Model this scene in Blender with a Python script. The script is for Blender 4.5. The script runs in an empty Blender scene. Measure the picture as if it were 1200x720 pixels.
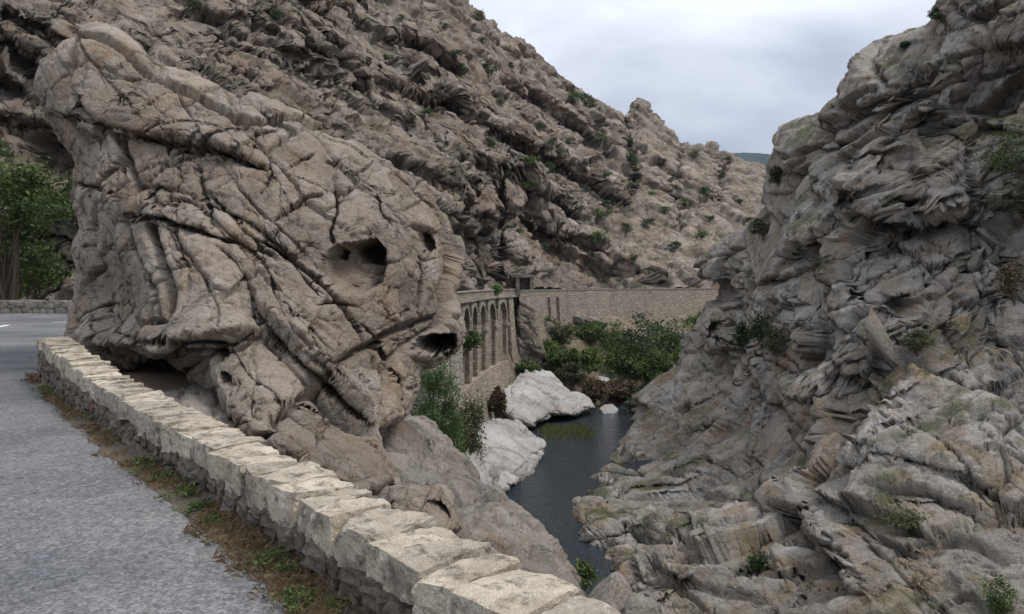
import bpy, math, random, time
import numpy as np
T0 = time.time()
random.seed(7)
F32 = np.float32
SC = bpy.context.scene
COL = SC.collection

# ------------------------------------------------------------------ camera, sky, sun, exposure
EYE = 1.65            # camera height above the road
FPX = 873.0           # focal length in pixels of the 1200 px wide photograph
HOR = 332.0           # row of the horizon
cam_d = bpy.data.cameras.new('camera')
cam_d.sensor_width = 36.0
cam_d.lens = 36.0 * FPX / 1200.0
cam_d.shift_y = -(360.0 - HOR) / 1200.0
cam_d.clip_start = 0.05
cam_d.clip_end = 20000
cam = bpy.data.objects.new('camera', cam_d)
COL.objects.link(cam)
cam.location = (0, 0, EYE)
cam.rotation_euler = (math.radians(90), 0, 0)
SC.camera = cam

SUN_EL, SUN_AZ = 60.0, 94.0      # degrees; azimuth clockwise from +Y (the way the camera looks)
world = bpy.data.worlds.new('World')
SC.world = world
world.use_nodes = True
wt = world.node_tree
wt.nodes.clear()
def wn(t, **k):
    n = wt.nodes.new(t)
    for a, b in k.items():
        setattr(n, a, b)
    return n
w_out = wn('ShaderNodeOutputWorld')
w_sky = wn('ShaderNodeTexSky', sky_type='NISHITA', sun_disc=False)
w_sky.sun_elevation = math.radians(SUN_EL)
w_sky.sun_rotation = math.radians(SUN_AZ)
w_bg = wn('ShaderNodeBackground'); w_bg.inputs[1].default_value = 0.10
wt.links.new(w_sky.outputs[0], w_bg.inputs[0])
w_tc = wn('ShaderNodeTexCoord')
w_map = wn('ShaderNodeMapping'); w_map.inputs['Scale'].default_value = (1.0, 1.0, 2.2)
w_map.inputs['Location'].default_value = (0.35, 0.1, 0.42)
wt.links.new(w_tc.outputs['Generated'], w_map.inputs[0])
w_n = wn('ShaderNodeTexNoise'); w_n.inputs['Scale'].default_value = 2.3; w_n.inputs['Detail'].default_value = 7
w_n.inputs['Roughness'].default_value = 0.52; w_n.inputs['Distortion'].default_value = 0.35
wt.links.new(w_map.outputs[0], w_n.inputs['Vector'])
w_r = wn('ShaderNodeValToRGB')
w_r.color_ramp.elements[0].position = 0.36; w_r.color_ramp.elements[0].color = (0.33, 0.375, 0.475, 1)
w_r.color_ramp.elements[1].position = 0.62; w_r.color_ramp.elements[1].color = (0.77, 0.80, 0.87, 1)
wt.links.new(w_n.outputs['Fac'], w_r.inputs[0])
w_sep = wn('ShaderNodeSeparateXYZ'); wt.links.new(w_tc.outputs['Generated'], w_sep.inputs[0])
w_el = wn('ShaderNodeMapRange')          # an overcast sky grows brighter towards the zenith
w_el.inputs['From Min'].default_value = 0.10; w_el.inputs['From Max'].default_value = 1.0
w_el.inputs['To Min'].default_value = 0.74; w_el.inputs['To Max'].default_value = 1.65
wt.links.new(w_sep.outputs[2], w_el.inputs['Value'])
w_bg2 = wn('ShaderNodeBackground')
wt.links.new(w_r.outputs[0], w_bg2.inputs[0]); wt.links.new(w_el.outputs[0], w_bg2.inputs[1])
w_mix = wn('ShaderNodeMixShader'); w_mix.inputs[0].default_value = 0.93
wt.links.new(w_bg.outputs[0], w_mix.inputs[1]); wt.links.new(w_bg2.outputs[0], w_mix.inputs[2])
wt.links.new(w_mix.outputs[0], w_out.inputs[0])

sun_d = bpy.data.lights.new('sun', 'SUN')
sun_d.energy = 1.5
sun_d.angle = math.radians(14)
sun_d.color = (1.0, 0.95, 0.88)
sun = bpy.data.objects.new('sun', sun_d); COL.objects.link(sun)
_e, _a = math.radians(SUN_EL), math.radians(SUN_AZ)
from mathutils import Vector, Matrix
sdir = Vector((math.sin(_a) * math.cos(_e), math.cos(_a) * math.cos(_e), math.sin(_e)))
sun.rotation_euler = sdir.to_track_quat('Z', 'Y').to_euler()
SC.view_settings.view_transform = 'Standard'
SC.view_settings.look = 'None'
SC.view_settings.exposure = 0.5
SC.view_settings.gamma = 1.0
SC.cycles.max_bounces = 6
SC.cycles.diffuse_bounces = 3
SC.cycles.glossy_bounces = 3

# ------------------------------------------------------------------ numpy noise kit
def _hash(ix, iy, iz, seed):
    h = (ix.astype(np.uint32) * np.uint32(374761393)) ^ (iy.astype(np.uint32) * np.uint32(668265263)) \
        ^ (iz.astype(np.uint32) * np.uint32(2246822519)) ^ np.uint32((seed * 3266489917) & 0xffffffff)
    h = (h ^ (h >> np.uint32(15))) * np.uint32(2246822519)
    h = (h ^ (h >> np.uint32(13))) * np.uint32(3266489917)
    return h ^ (h >> np.uint32(16))
def _f(h):
    return (h & np.uint32(0xffffff)).astype(F32) * F32(1.0 / 16777216.0)
def vnoise(p, seed=0):
    """value noise in -1..1; p is (n,3)"""
    i = np.floor(p).astype(np.int32); f = (p - i).astype(F32)
    f = f * f * f * (f * (f * 6 - 15) + 10)
    out = np.zeros(len(p), F32)
    for dx in (0, 1):
        wx = f[:, 0] if dx else 1 - f[:, 0]
        for dy in (0, 1):
            wy = wx * (f[:, 1] if dy else 1 - f[:, 1])
            for dz in (0, 1):
                w = wy * (f[:, 2] if dz else 1 - f[:, 2])
                out += w * _f(_hash(i[:, 0] + dx, i[:, 1] + dy, i[:, 2] + dz, seed))
    return out * 2 - 1
def fbm(p, scale=1.0, octv=4, rough=0.5, seed=0, ridged=False):
    out = np.zeros(len(p), F32); a = 1.0; s = 0.0; q = (p * F32(scale)).astype(F32)
    for o in range(octv):
        n = vnoise(q + F32(o * 17.3), seed + o * 7)
        out += F32(a) * ((1 - 2 * np.abs(n)) if ridged else n)
        s += a; a *= rough; q = q * F32(2.03)
    return out / F32(s)
def voronoi(q, seed):
    """returns cell hash (uint32), vector from the cell point, distance to the cell border"""
    i = np.floor(q).astype(np.int32)
    n = len(q)
    b1 = np.full(n, 1e9, F32); b2 = np.full(n, 1e9, F32)
    v1 = np.zeros((n, 3), F32); v2 = np.zeros((n, 3), F32); hid = np.zeros(n, np.uint32)
    for dx in (-1, 0, 1):
        for dy in (-1, 0, 1):
            for dz in (-1, 0, 1):
                cx, cy, cz = i[:, 0] + dx, i[:, 1] + dy, i[:, 2] + dz
                h = _hash(cx, cy, cz, seed)
                r = np.empty((n, 3), F32)
                r[:, 0] = cx + F32(0.1) + F32(0.8) * (h & np.uint32(1023)).astype(F32) / F32(1023) - q[:, 0]
                r[:, 1] = cy + F32(0.1) + F32(0.8) * ((h >> np.uint32(10)) & np.uint32(1023)).astype(F32) / F32(1023) - q[:, 1]
                r[:, 2] = cz + F32(0.1) + F32(0.8) * ((h >> np.uint32(20)) & np.uint32(1023)).astype(F32) / F32(1023) - q[:, 2]
                d = np.einsum('ij,ij->i', r, r)
                m1 = d < b1
                m2 = (~m1) & (d < b2)
                b2 = np.where(m1, b1, np.where(m2, d, b2))
                v2[m1] = v1[m1]; v2[m2] = r[m2]
                v1[m1] = r[m1]; b1 = np.where(m1, d, b1); hid = np.where(m1, h, hid)
    e = v2 - v1
    L = np.sqrt(np.einsum('ij,ij->i', e, e)) + F32(1e-6)
    edge = np.einsum('ij,ij->i', (v1 + v2) * F32(0.5), e) / L
    return hid, -v1, np.abs(edge)
def frame(dip, tilt=20, strike=0):
    """rows: along the bed, into the hill, across the bed. dip in degrees, positive = falling to the right"""
    d, t, s = (math.radians(a) for a in (dip, tilt, strike))
    R = Matrix.Rotation(s, 3, 'Z') @ Matrix.Rotation(d, 3, 'Y') @ Matrix.Rotation(t, 3, 'X')
    return np.array(R.transposed(), F32)
def blocks(p, R, size, seed, warp=0.25, tilt=0.8):
    """jointed blocks: step height in about -1..1, border distance in metres, cell random number"""
    q = (p @ R.T) / np.array(size, F32)
    w = np.stack([fbm(q, 0.9, 3, 0.5, seed + 31), fbm(q, 0.9, 3, 0.5, seed + 32), fbm(q, 0.9, 3, 0.5, seed + 33)], 1)
    hid, rel, e = voronoi(q + w * F32(warp), seed)
    r1 = _f(_hash(hid, hid, hid, 5)); g = np.stack([_f(_hash(hid, hid, hid, k)) for k in (11, 12, 13)], 1) * 2 - 1
    h = (r1 * 2 - 1) * F32(0.65) + F32(tilt) * np.einsum('ij,ij->i', g, rel)
    return h, e * F32(min(size)), r1

def joints(p, R, size, seed, warp=0.22, tilt=0.9):
    """blocks cut by three sets of joints, staggered from bed to bed"""
    q = (p @ R.T) / np.array(size, F32)
    w = np.stack([fbm(q, .55, 3, .5, seed + 41), fbm(q, .55, 3, .5, seed + 42), fbm(q, .45, 3, .5, seed + 43)], 1)
    q = q + w * np.array([warp, warp, warp * 1.6], F32)
    k = np.floor(q[:, 2]).astype(np.int32); z0 = k * 0
    q[:, 0] += _f(_hash(k, z0, z0 + 1, seed)); q[:, 1] += _f(_hash(k, z0, z0 + 2, seed))
    q[:, 0] *= F32(.7) + F32(.6) * _f(_hash(k, z0, z0 + 3, seed))
    i = np.floor(q[:, 0]).astype(np.int32)
    q[:, 1] += _f(_hash(k, i, z0 + 4, seed))
    j = np.floor(q[:, 1]).astype(np.int32)
    f = np.stack([q[:, 0] - i, q[:, 1] - j, q[:, 2] - k], 1).astype(F32)
    hid = _hash(i, j, k, seed + 5)
    r1 = _f(hid); g = np.stack([_f(_hash(hid, hid, hid, m)) for m in (11, 12, 13)], 1) * 2 - 1
    h = (r1 * 2 - 1) * F32(.65) + F32(tilt) * np.einsum('ij,ij->i', g, f - F32(.5))
    e = np.minimum(f, 1 - f) * np.array(size, F32)
    return h, e.min(1), r1

# ------------------------------------------------------------------ pixel of the survey -> place in the world
def W(u, v, d):
    return np.array([(u - 600.0) / FPX * d, d, EYE + (HOR - v) / FPX * d])
def Wn(u, v, d):
    return np.stack([(u - 600.0) / FPX * d, d, EYE + (HOR - v) / FPX * d], -1)
def tps(anchors):
    a = np.array(anchors, float); X = a[:, :2] / 100.0; y = np.log(a[:, 2]); n = len(a)
    r = np.linalg.norm(X[:, None] - X[None], axis=2)
    K = np.where(r > 0, r * r * np.log(r + 1e-9), 0) + 0.02 * np.eye(n)
    P = np.c_[np.ones(n), X]
    A = np.block([[K, P], [P.T, np.zeros((3, 3))]])
    s = np.linalg.solve(A, np.r_[y, 0, 0, 0])
    def f(u, v):
        q = np.stack([u, v], -1).reshape(-1, 2) / 100.0
        o = s[n] + q @ s[n + 1:]
        for k in range(n):
            rr = np.hypot(q[:, 0] - X[k, 0], q[:, 1] - X[k, 1])
            o += s[k] * np.where(rr > 0, rr * rr * np.log(rr + 1e-9), 0)
        return np.exp(o)
    return f
def polydist(u, v, pts):
    """distance to an open polyline, signed (+ above / to the left of its direction), and 0..1 position along it"""
    best = np.full(u.shape, 1e9); sg = np.ones(u.shape); tt = np.zeros(u.shape)
    L = [math.dist(pts[k], pts[k + 1]) for k in range(len(pts) - 1)]; S = sum(L); acc = 0
    for k in range(len(pts) - 1):
        (x0, y0), (x1, y1) = pts[k], pts[k + 1]
        dx, dy = x1 - x0, y1 - y0
        t = np.clip(((u - x0) * dx + (v - y0) * dy) / (L[k] ** 2), 0, 1)
        px, py = u - x0 - t * dx, v - y0 - t * dy
        d = np.hypot(px, py)
        m = d < best
        best = np.where(m, d, best); sg = np.where(m, np.sign(dx * (-py) + dy * px), sg)
        tt = np.where(m, (acc + t * L[k]) / S, tt); acc += L[k]
    return best, sg, tt

def relief_features(u, v, wu, wv, ledges, cracks, holes):
    """metres of relief along the normal (out +) and along the view (in +) from surveyed lines"""
    uu, vv = u + wu, v + wv
    out = np.zeros(len(u)); into = np.zeros(len(u))
    for pts, hu, Lu, hd, Ld in ledges:
        x0 = min(p[0] for p in pts) - 4 * max(Lu, Ld); x1 = max(p[0] for p in pts) + 4 * max(Lu, Ld)
        y0 = min(p[1] for p in pts) - 4 * max(Lu, Ld); y1 = max(p[1] for p in pts) + 4 * max(Lu, Ld)
        m = (uu > x0) & (uu < x1) & (vv > y0) & (vv < y1)
        if not m.any(): continue
        d, s, t = polydist(uu[m], vv[m], pts)
        fade = np.clip(np.minimum(t, 1 - t) * 6, 0, 1) ** 0.7
        k = np.clip(.5 + s * d / 4.0, 0, 1); k = k * k * (3 - 2 * k)
        out[m] += fade * (k * hu * np.exp(-d / Lu) - (1 - k) * hd * np.exp(-d / Ld))
    for pts, w, dep in cracks:
        x0 = min(p[0] for p in pts) - 5 * w; x1 = max(p[0] for p in pts) + 5 * w
        y0 = min(p[1] for p in pts) - 5 * w; y1 = max(p[1] for p in pts) + 5 * w
        m = (uu > x0) & (uu < x1) & (vv > y0) & (vv < y1)
        if not m.any(): continue
        d, s, t = polydist(uu[m], vv[m], pts)
        fade = np.clip(np.minimum(t, 1 - t) * 8 + 0.1, 0, 1)
        ww = .72 * w * (0.5 + 0.7 * np.clip(np.minimum(t, 1 - t) * 4, 0, 1))
        out[m] -= 1.8 * dep * fade * np.exp(-(d / ww) ** 2)
    for (cu, cv, ru, rv, dep, rot) in holes:
        c, s_ = math.cos(math.radians(rot)), math.sin(math.radians(rot))
        x, y = (uu - cu), (vv - cv)
        r = np.hypot((x * c + y * s_) / ru, (-x * s_ + y * c) / rv)
        k = np.clip((1.0 - r) / 0.22, 0, 1)
        into = np.maximum(into, dep * k * k * (3 - 2 * k))
    return out, into

def make_pits(ledges, cracks, holes, warp_px, seed, fs, dmax):
    """sharp slits along the surveyed lines and the hollows, cut straight into the finished surface"""
    sl = [(pts, max(1.5, .5 * w), (.75 if w < 3.5 else .35) * dep) for pts, w, dep in cracks] + [([(x, y + 1.5) for x, y in pts], 2.0, .7 * max(hd, 0)) for pts, hu, Lu, hd, Ld in ledges if hd > .12]
    def f(Q):
        q = Q.reshape(-1, 3); qu = 600 + FPX * q[:, 0] / q[:, 1]; qv = HOR - FPX * (q[:, 2] - EYE) / q[:, 1]
        p = q.astype(F32); a = fbm(p, fs, 3, .6, seed + 5) * warp_px; b = fbm(p, fs, 3, .6, seed + 6) * warp_px
        o = -relief_features(qu, qv, a, b, (), sl, ())[0]
        o *= np.clip(.6 + 1.2 * fbm(p, fs * 1.3, 2, .5, seed + 16), .1, 1.3)
        h = relief_features(qu, qv, a * 1.6 + 1.5 * fbm(p, fs * 5, 2, .5, seed + 9), b * 1.6 + 1.5 * fbm(p, fs * 5, 2, .5, seed + 10), (), (), holes)[1]
        return (o + h) * (q[:, 1] < dmax)
    return f
# ------------------------------------------------------------------ mesh helpers
def mesh_np(name, V, Q, attrs=None, smooth=False, mat=None, parent=None, tris=False):
    me = bpy.data.meshes.new(name)
    k = 3 if tris else 4
    V = np.ascontiguousarray(V, F32); Q = np.ascontiguousarray(Q, np.int32)
    me.vertices.add(len(V)); me.vertices.foreach_set('co', V.ravel())
    me.loops.add(len(Q) * k); me.loops.foreach_set('vertex_index', Q.ravel())
    me.polygons.add(len(Q)); me.polygons.foreach_set('loop_start', np.arange(0, len(Q) * k, k, dtype=np.int32))
    if smooth: me.polygons.foreach_set('use_smooth', np.ones(len(Q), bool))
    for an, av in (attrs or {}).items():
        at = me.attributes.new(an, 'FLOAT', 'POINT'); at.data.foreach_set('value', np.ascontiguousarray(av, F32))
    me.update(calc_edges=True)
    return link(name, me, mat, parent)
def link(name, me, mat=None, parent=None):
    o = bpy.data.objects.new(name, me); COL.objects.link(o)
    if mat and me is not None and not me.materials: me.materials.append(mat)
    if parent: o.parent = parent
    return o
def tag(o, label=None, cat=None, group=None, kind=None):
    if label: o['label'] = label
    if cat: o['category'] = cat
    if group: o['group'] = group
    if kind: o['kind'] = kind
    return o
def thing(name, label, cat, loc=(0, 0, 0), group=None, rz=0):
    o = bpy.data.objects.new(name, None); COL.objects.link(o); o.empty_display_size = 0.2
    o.location = loc; o.rotation_euler = (0, 0, rz)
    return tag(o, label, cat, group)
def grid_quads(nr, nc):
    i = np.arange(nr * nc).reshape(nr, nc)
    return np.stack([i[:-1, :-1], i[:-1, 1:], i[1:, 1:], i[1:, :-1]], -1).reshape(-1, 4)
def grid_normals(P):
    du = np.gradient(P, axis=1); dv = np.gradient(P, axis=0)
    n = np.cross(du, dv); n /= np.linalg.norm(n, axis=2, keepdims=True) + 1e-9
    return n
class MB:
    """collects simple solids into one mesh"""
    def __init__(s): s.v = []; s.f = []
    def add(s, V, F):
        b = len(s.v); s.v += [tuple(x) for x in V]; s.f += [tuple(b + i for i in f) for f in F]
    def box(s, c, sz, R=None):
        V = [Vector(((i & 1) - .5, ((i >> 1) & 1) - .5, ((i >> 2) & 1) - .5)) for i in range(8)]
        V = [Vector((a.x * sz[0], a.y * sz[1], a.z * sz[2])) for a in V]
        if R is not None: V = [R @ a for a in V]
        s.add([a + Vector(c) for a in V], [(0, 2, 3, 1), (4, 5, 7, 6), (0, 1, 5, 4), (2, 6, 7, 3), (0, 4, 6, 2), (1, 3, 7, 5)])
    def prism(s, poly, off):
        """poly: list of 3D points; off: extrusion vector"""
        n = len(poly); off = Vector(off)
        V = [Vector(p) for p in poly] + [Vector(p) + off for p in poly]
        s.add(V, [tuple(range(n))[::-1], tuple(range(n, 2 * n))] + [(i, (i + 1) % n, n + (i + 1) % n, n + i) for i in range(n)])
    def tube(s, pts, rad, n=6):
        pts = [Vector(p) for p in pts]; rings = []
        for i, p in enumerate(pts):
            t = (pts[min(i + 1, len(pts) - 1)] - pts[max(i - 1, 0)]).normalized()
            a = t.orthogonal().normalized(); b = t.cross(a)
            rings.append([p + rad[i] * (math.cos(2 * math.pi * k / n) * a + math.sin(2 * math.pi * k / n) * b) for k in range(n)])
        V = [x for r in rings for x in r]
        F = [(i * n + k, i * n + (k + 1) % n, (i + 1) * n + (k + 1) % n, (i + 1) * n + k) for i in range(len(pts) - 1) for k in range(n)]
        F += [tuple(range(n))[::-1], tuple(range((len(pts) - 1) * n, len(pts) * n))]
        s.add(V, F)
    def build(s, name, mat, parent=None, smooth=False):
        me = bpy.data.meshes.new(name); me.from_pydata(s.v, [], s.f); me.update()
        if smooth: me.polygons.foreach_set('use_smooth', [True] * len(me.polygons))
        return link(name, me, mat, parent)

# ------------------------------------------------------------------ materials
def newmat(name):
    m = bpy.data.materials.new(name); m.use_nodes = True
    nt = m.node_tree; b = nt.nodes['Principled BSDF']
    b.inputs['Specular IOR Level'].default_value = 0.25
    return m, nt, b
class NT:
    def __init__(s, nt): s.nt = nt
    def n(s, t, **k):
        x = s.nt.nodes.new(t)
        for a, b in k.items(): setattr(x, a, b)
        return x
    def l(s, a, b): s.nt.links.new(a, b)
    def noise(s, vec, scale, detail=6, rough=0.55, dist=0.0):
        x = s.n('ShaderNodeTexNoise'); x.inputs['Scale'].default_value = scale; x.inputs['Detail'].default_value = detail
        x.inputs['Roughness'].default_value = rough; x.inputs['Distortion'].default_value = dist
        if vec is not None: s.l(vec, x.inputs['Vector'])
        return x.outputs['Fac']
    def ramp(s, fac, p0, p1, c0=(0, 0, 0, 1), c1=(1, 1, 1, 1)):
        x = s.n('ShaderNodeValToRGB'); e = x.color_ramp.elements
        e[0].position, e[1].position = p0, p1; e[0].color, e[1].color = c0, c1
        s.l(fac, x.inputs[0]); return x.outputs[0]
    def mix(s, fac, a, b, mode='MIX'):
        x = s.n('ShaderNodeMix', data_type='RGBA', blend_type=mode)
        for sock, val in ((x.inputs[0], fac), (x.inputs[6], a), (x.inputs[7], b)):
            if hasattr(val, 'links'): s.l(val, sock)
            else: sock.default_value = val
        return x.outputs[2]
    def math(s, op, a, b=None):
        x = s.n('ShaderNodeMath', operation=op)
        for sock, val in ((x.inputs[0], a), (x.inputs[1], b)):
            if val is None: continue
            if hasattr(val, 'links'): s.l(val, sock)
            else: sock.default_value = val
        return x.outputs[0]
    def mapping(s, vec, scale=(1, 1, 1), rot=(0, 0, 0)):
        x = s.n('ShaderNodeMapping'); x.inputs['Scale'].default_value = scale
        x.inputs['Rotation'].default_value = rot; s.l(vec, x.inputs[0]); return x.outputs[0]
    def bump(s, h, strength, dist, prev=None):
        x = s.n('ShaderNodeBump'); x.inputs['Strength'].default_value = strength; x.inputs['Distance'].default_value = dist
        s.l(h, x.inputs['Height'])
        if prev is not None: s.l(prev, x.inputs['Normal'])
        return x.outputs[0]
def C(r, g, b): return (r, g, b, 1)
def rock_mat(name, c0, c1, stain=C(.28, .17, .09), dark=C(.05, .047, .045), light=C(.42, .40, .37), k=1.0,
             stain_amt=0.5, dark_amt=0.6, light_amt=0.4, moss=0.0, moss_c=C(.075, .085, .03), bump=1.0, tone=True, dry=0.0, dip=.6, up0=.25, m0=.53, mscale=.55):
    m, nt, b = newmat(name); N = NT(nt)
    tc = N.n('ShaderNodeTexCoord').outputs['Object']
    col = N.mix(N.ramp(N.noise(tc, .35 * k, 5, .6), .35, .65), c0, c1)
    col = N.mix(N.math('MULTIPLY', N.ramp(N.noise(N.mapping(tc, (1, 1, .35)), .8 * k, 5, .65, .6), .52, .70), stain_amt), col, stain)
    col = N.mix(N.math('MULTIPLY', N.ramp(N.noise(tc, 1.7 * k, 5, .7, .3), .5, .68), light_amt), col, light)
    col = N.mix(N.math('MULTIPLY', N.ramp(N.noise(N.mapping(tc, (1, 1, .4)), 1.3 * k, 5, .72, .5), .53, .70), dark_amt), col, dark)
    if tone:
        at = N.n('ShaderNodeAttribute', attribute_name='tone').outputs['Fac']
        tn = N.n('ShaderNodeMapRange'); tn.inputs['To Min'].default_value = .74; tn.inputs['To Max'].default_value = 1.24
        N.l(at, tn.inputs['Value'])
        col = N.mix(1.0, col, tn.outputs[0], 'MULTIPLY')
    grain = N.noise(tc, 38 * k, 2, .7)
    gr = N.n('ShaderNodeMapRange'); gr.inputs['From Min'].default_value = .25; gr.inputs['From Max'].default_value = .75
    gr.inputs['To Min'].default_value = .74; gr.inputs['To Max'].default_value = 1.26; N.l(grain, gr.inputs['Value'])
    col = N.mix(1.0, col, gr.outputs[0], 'MULTIPLY')
    if moss > 0 or dry > 0:
        gz = N.n('ShaderNodeSeparateXYZ'); N.l(N.n('ShaderNodeNewGeometry').outputs['Normal'], gz.inputs[0])
        up = N.ramp(gz.outputs[2], up0, up0 + .4)
        if dry > 0:
            mk = N.math('MULTIPLY', up, N.ramp(N.noise(tc, .8 * k, 5, .7), .50, .60))
            col = N.mix(N.math('MULTIPLY', mk, dry), col, C(.22, .15, .07))
        mk = N.math('MULTIPLY', up, N.ramp(N.noise(tc, mscale * k, 5, .7), m0, m0 + .09))
        col = N.mix(N.math('MULTIPLY', mk, moss), col, moss_c)
    wv = N.n('ShaderNodeTexNoise'); wv.inputs['Scale'].default_value = 1.5 * k; wv.inputs['Detail'].default_value = 4; N.l(tc, wv.inputs['Vector'])
    wp = N.n('ShaderNodeVectorMath', operation='MULTIPLY_ADD'); N.l(wv.outputs['Color'], wp.inputs[0]); wp.inputs[1].default_value = (.8 / k,) * 3; N.l(tc, wp.inputs[2])
    vo = N.n('ShaderNodeTexVoronoi', feature='DISTANCE_TO_EDGE'); vo.inputs['Scale'].default_value = 2.0 * k
    N.l(N.mapping(wp.outputs[0], (1, 1, 2.0), (.3, dip, 0)), vo.inputs['Vector'])
    cr = N.ramp(vo.outputs['Distance'], 0.0, .045)
    crk = N.math('MULTIPLY', N.ramp(vo.outputs['Distance'], 0.0, .022, C(1, 1, 1), C(0, 0, 0)), N.ramp(N.noise(tc, .9 * k, 2, .5), .45, .6))
    col = N.mix(N.math('MULTIPLY', crk, .55), col, dark)
    N.l(col, b.inputs['Base Color']); b.inputs['Roughness'].default_value = .93
    h1 = N.noise(tc, 5 * k, 8, .72)
    nb = N.bump(h1, 1.0 * bump, .13 / k)
    nb = N.bump(cr, .45 * bump, .06 / k, nb)
    nb = N.bump(grain, .5 * bump, .012 / k, nb)
    N.l(nb, b.inputs['Normal'])
    return m
M = {}
M['outcrop'] = rock_mat('granite outcrop', C(.255, .20, .15), C(.365, .31, .25), k=1.0, stain=C(.29, .18, .09), stain_amt=.5, dark=C(.06, .055, .05), dark_amt=.6, light=C(.43, .40, .355), light_amt=.5)
M['hill'] = rock_mat('granite hillside', C(.21, .168, .132), C(.325, .275, .228), k=.26, stain=C(.24, .14, .08), stain_amt=.5, dark_amt=.6, light=C(.38, .345, .305), light_amt=.5, moss=.6, moss_c=C(.072, .075, .036), dry=.35, up0=.12, m0=.49, mscale=.9)
M['cliff'] = rock_mat('granite cliff', C(.255, .226, .19), C(.36, .328, .285), k=.42, stain=C(.30, .19, .10), stain_amt=.7, dark=C(.05, .048, .045), dark_amt=.75, light=C(.47, .45, .415), light_amt=.55, moss=.8, dry=.55, dip=-.55)
M['bank'] = rock_mat('granite bank', C(.22, .19, .155), C(.31, .275, .235), k=.9, stain_amt=.45, dark_amt=.75, moss=.6)
M['river_rock'] = rock_mat('washed white granite', C(.36, .33, .30), C(.46, .44, .415), k=.5, stain_amt=.15, dark=C(.10, .095, .09), dark_amt=.5, light=C(.54, .53, .515), light_amt=.5, bump=.8)
M['valley'] = rock_mat('valley ground', C(.17, .135, .095), C(.25, .21, .165), k=.5, moss=.8, dry=.7, tone=False)

# ------------------------------------------------------------------ rock builder
def blur(A, r):
    """box blur of a grid along both axes"""
    for ax in (0, 1):
        n = A.shape[ax]
        pad = [(0, 0)] * A.ndim; pad[ax] = (r + 1, r)
        c = np.cumsum(np.pad(A, pad, mode='edge'), axis=ax)
        hi = np.take(c, np.arange(2 * r + 1, 2 * r + 1 + n), axis=ax); lo = np.take(c, np.arange(0, n), axis=ax)
        A = (hi - lo) / (2 * r + 1)
    return A
def soft_normals(P, r, ref=None):
    n = grid_normals(blur(P, r) if r else P)
    n = blur(n, max(1, r)); n /= np.linalg.norm(n, axis=2, keepdims=True) + 1e-9
    return n
def equalise(P, w=.6, extra=None):
    """slide the vertices along the surface so that steep faces get their share"""
    for ax in (0, 1):
        A = P if ax == 0 else P.transpose(1, 0, 2)
        seg = np.linalg.norm(np.diff(A, axis=0), axis=2) / np.maximum(A[1:, :, 1], 2.0)
        med = np.median(seg, axis=0, keepdims=True)
        seg = np.minimum(seg, 5 * med) + 1e-9
        seg = (1 - w) * seg.mean(0, keepdims=True) + w * seg
        seg = blur(seg, 2)
        cum = np.concatenate([np.zeros((1, A.shape[1])), np.cumsum(seg, 0)], 0)
        cum /= cum[-1:]
        n = A.shape[0]; x = np.linspace(0, 1, n); out = np.empty_like(A)
        idx = np.arange(n)
        for j in range(A.shape[1]):
            f = np.interp(x, cum[:, j], idx)
            i = np.minimum(f.astype(int), n - 2); t = (f - i)[:, None]
            out[:, j] = A[i, j] * (1 - t) + A[i + 1, j] * t
        P = out if ax == 0 else out.transpose(1, 0, 2)
    return P
def strata(p, R, period, seed):
    """stacked beds: each bed proud at its lower edge, falling back towards the bed above; 0..1"""
    q = p @ R.T
    z = q[:, 2] / F32(period) + F32(.9) * fbm(p, .35 / period, 3, .5, seed) + F32(.22) * fbm(p, 1.6 / period, 3, .5, seed + 3)
    i = np.floor(z); f = (z - i).astype(F32)
    ii = i.astype(np.int32); r = _f(_hash(ii, ii * 0 + 3, ii * 0 + 7, seed))
    k = np.clip(f / F32(.10), 0, 1)
    h = k * k * (3 - 2 * k) * (1 - f) * (F32(.25) + r)
    m = np.clip(F32(.55) + F32(1.3) * fbm(p, .22 / period, 2, .5, seed + 9), 0, 1)
    return h * m
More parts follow.
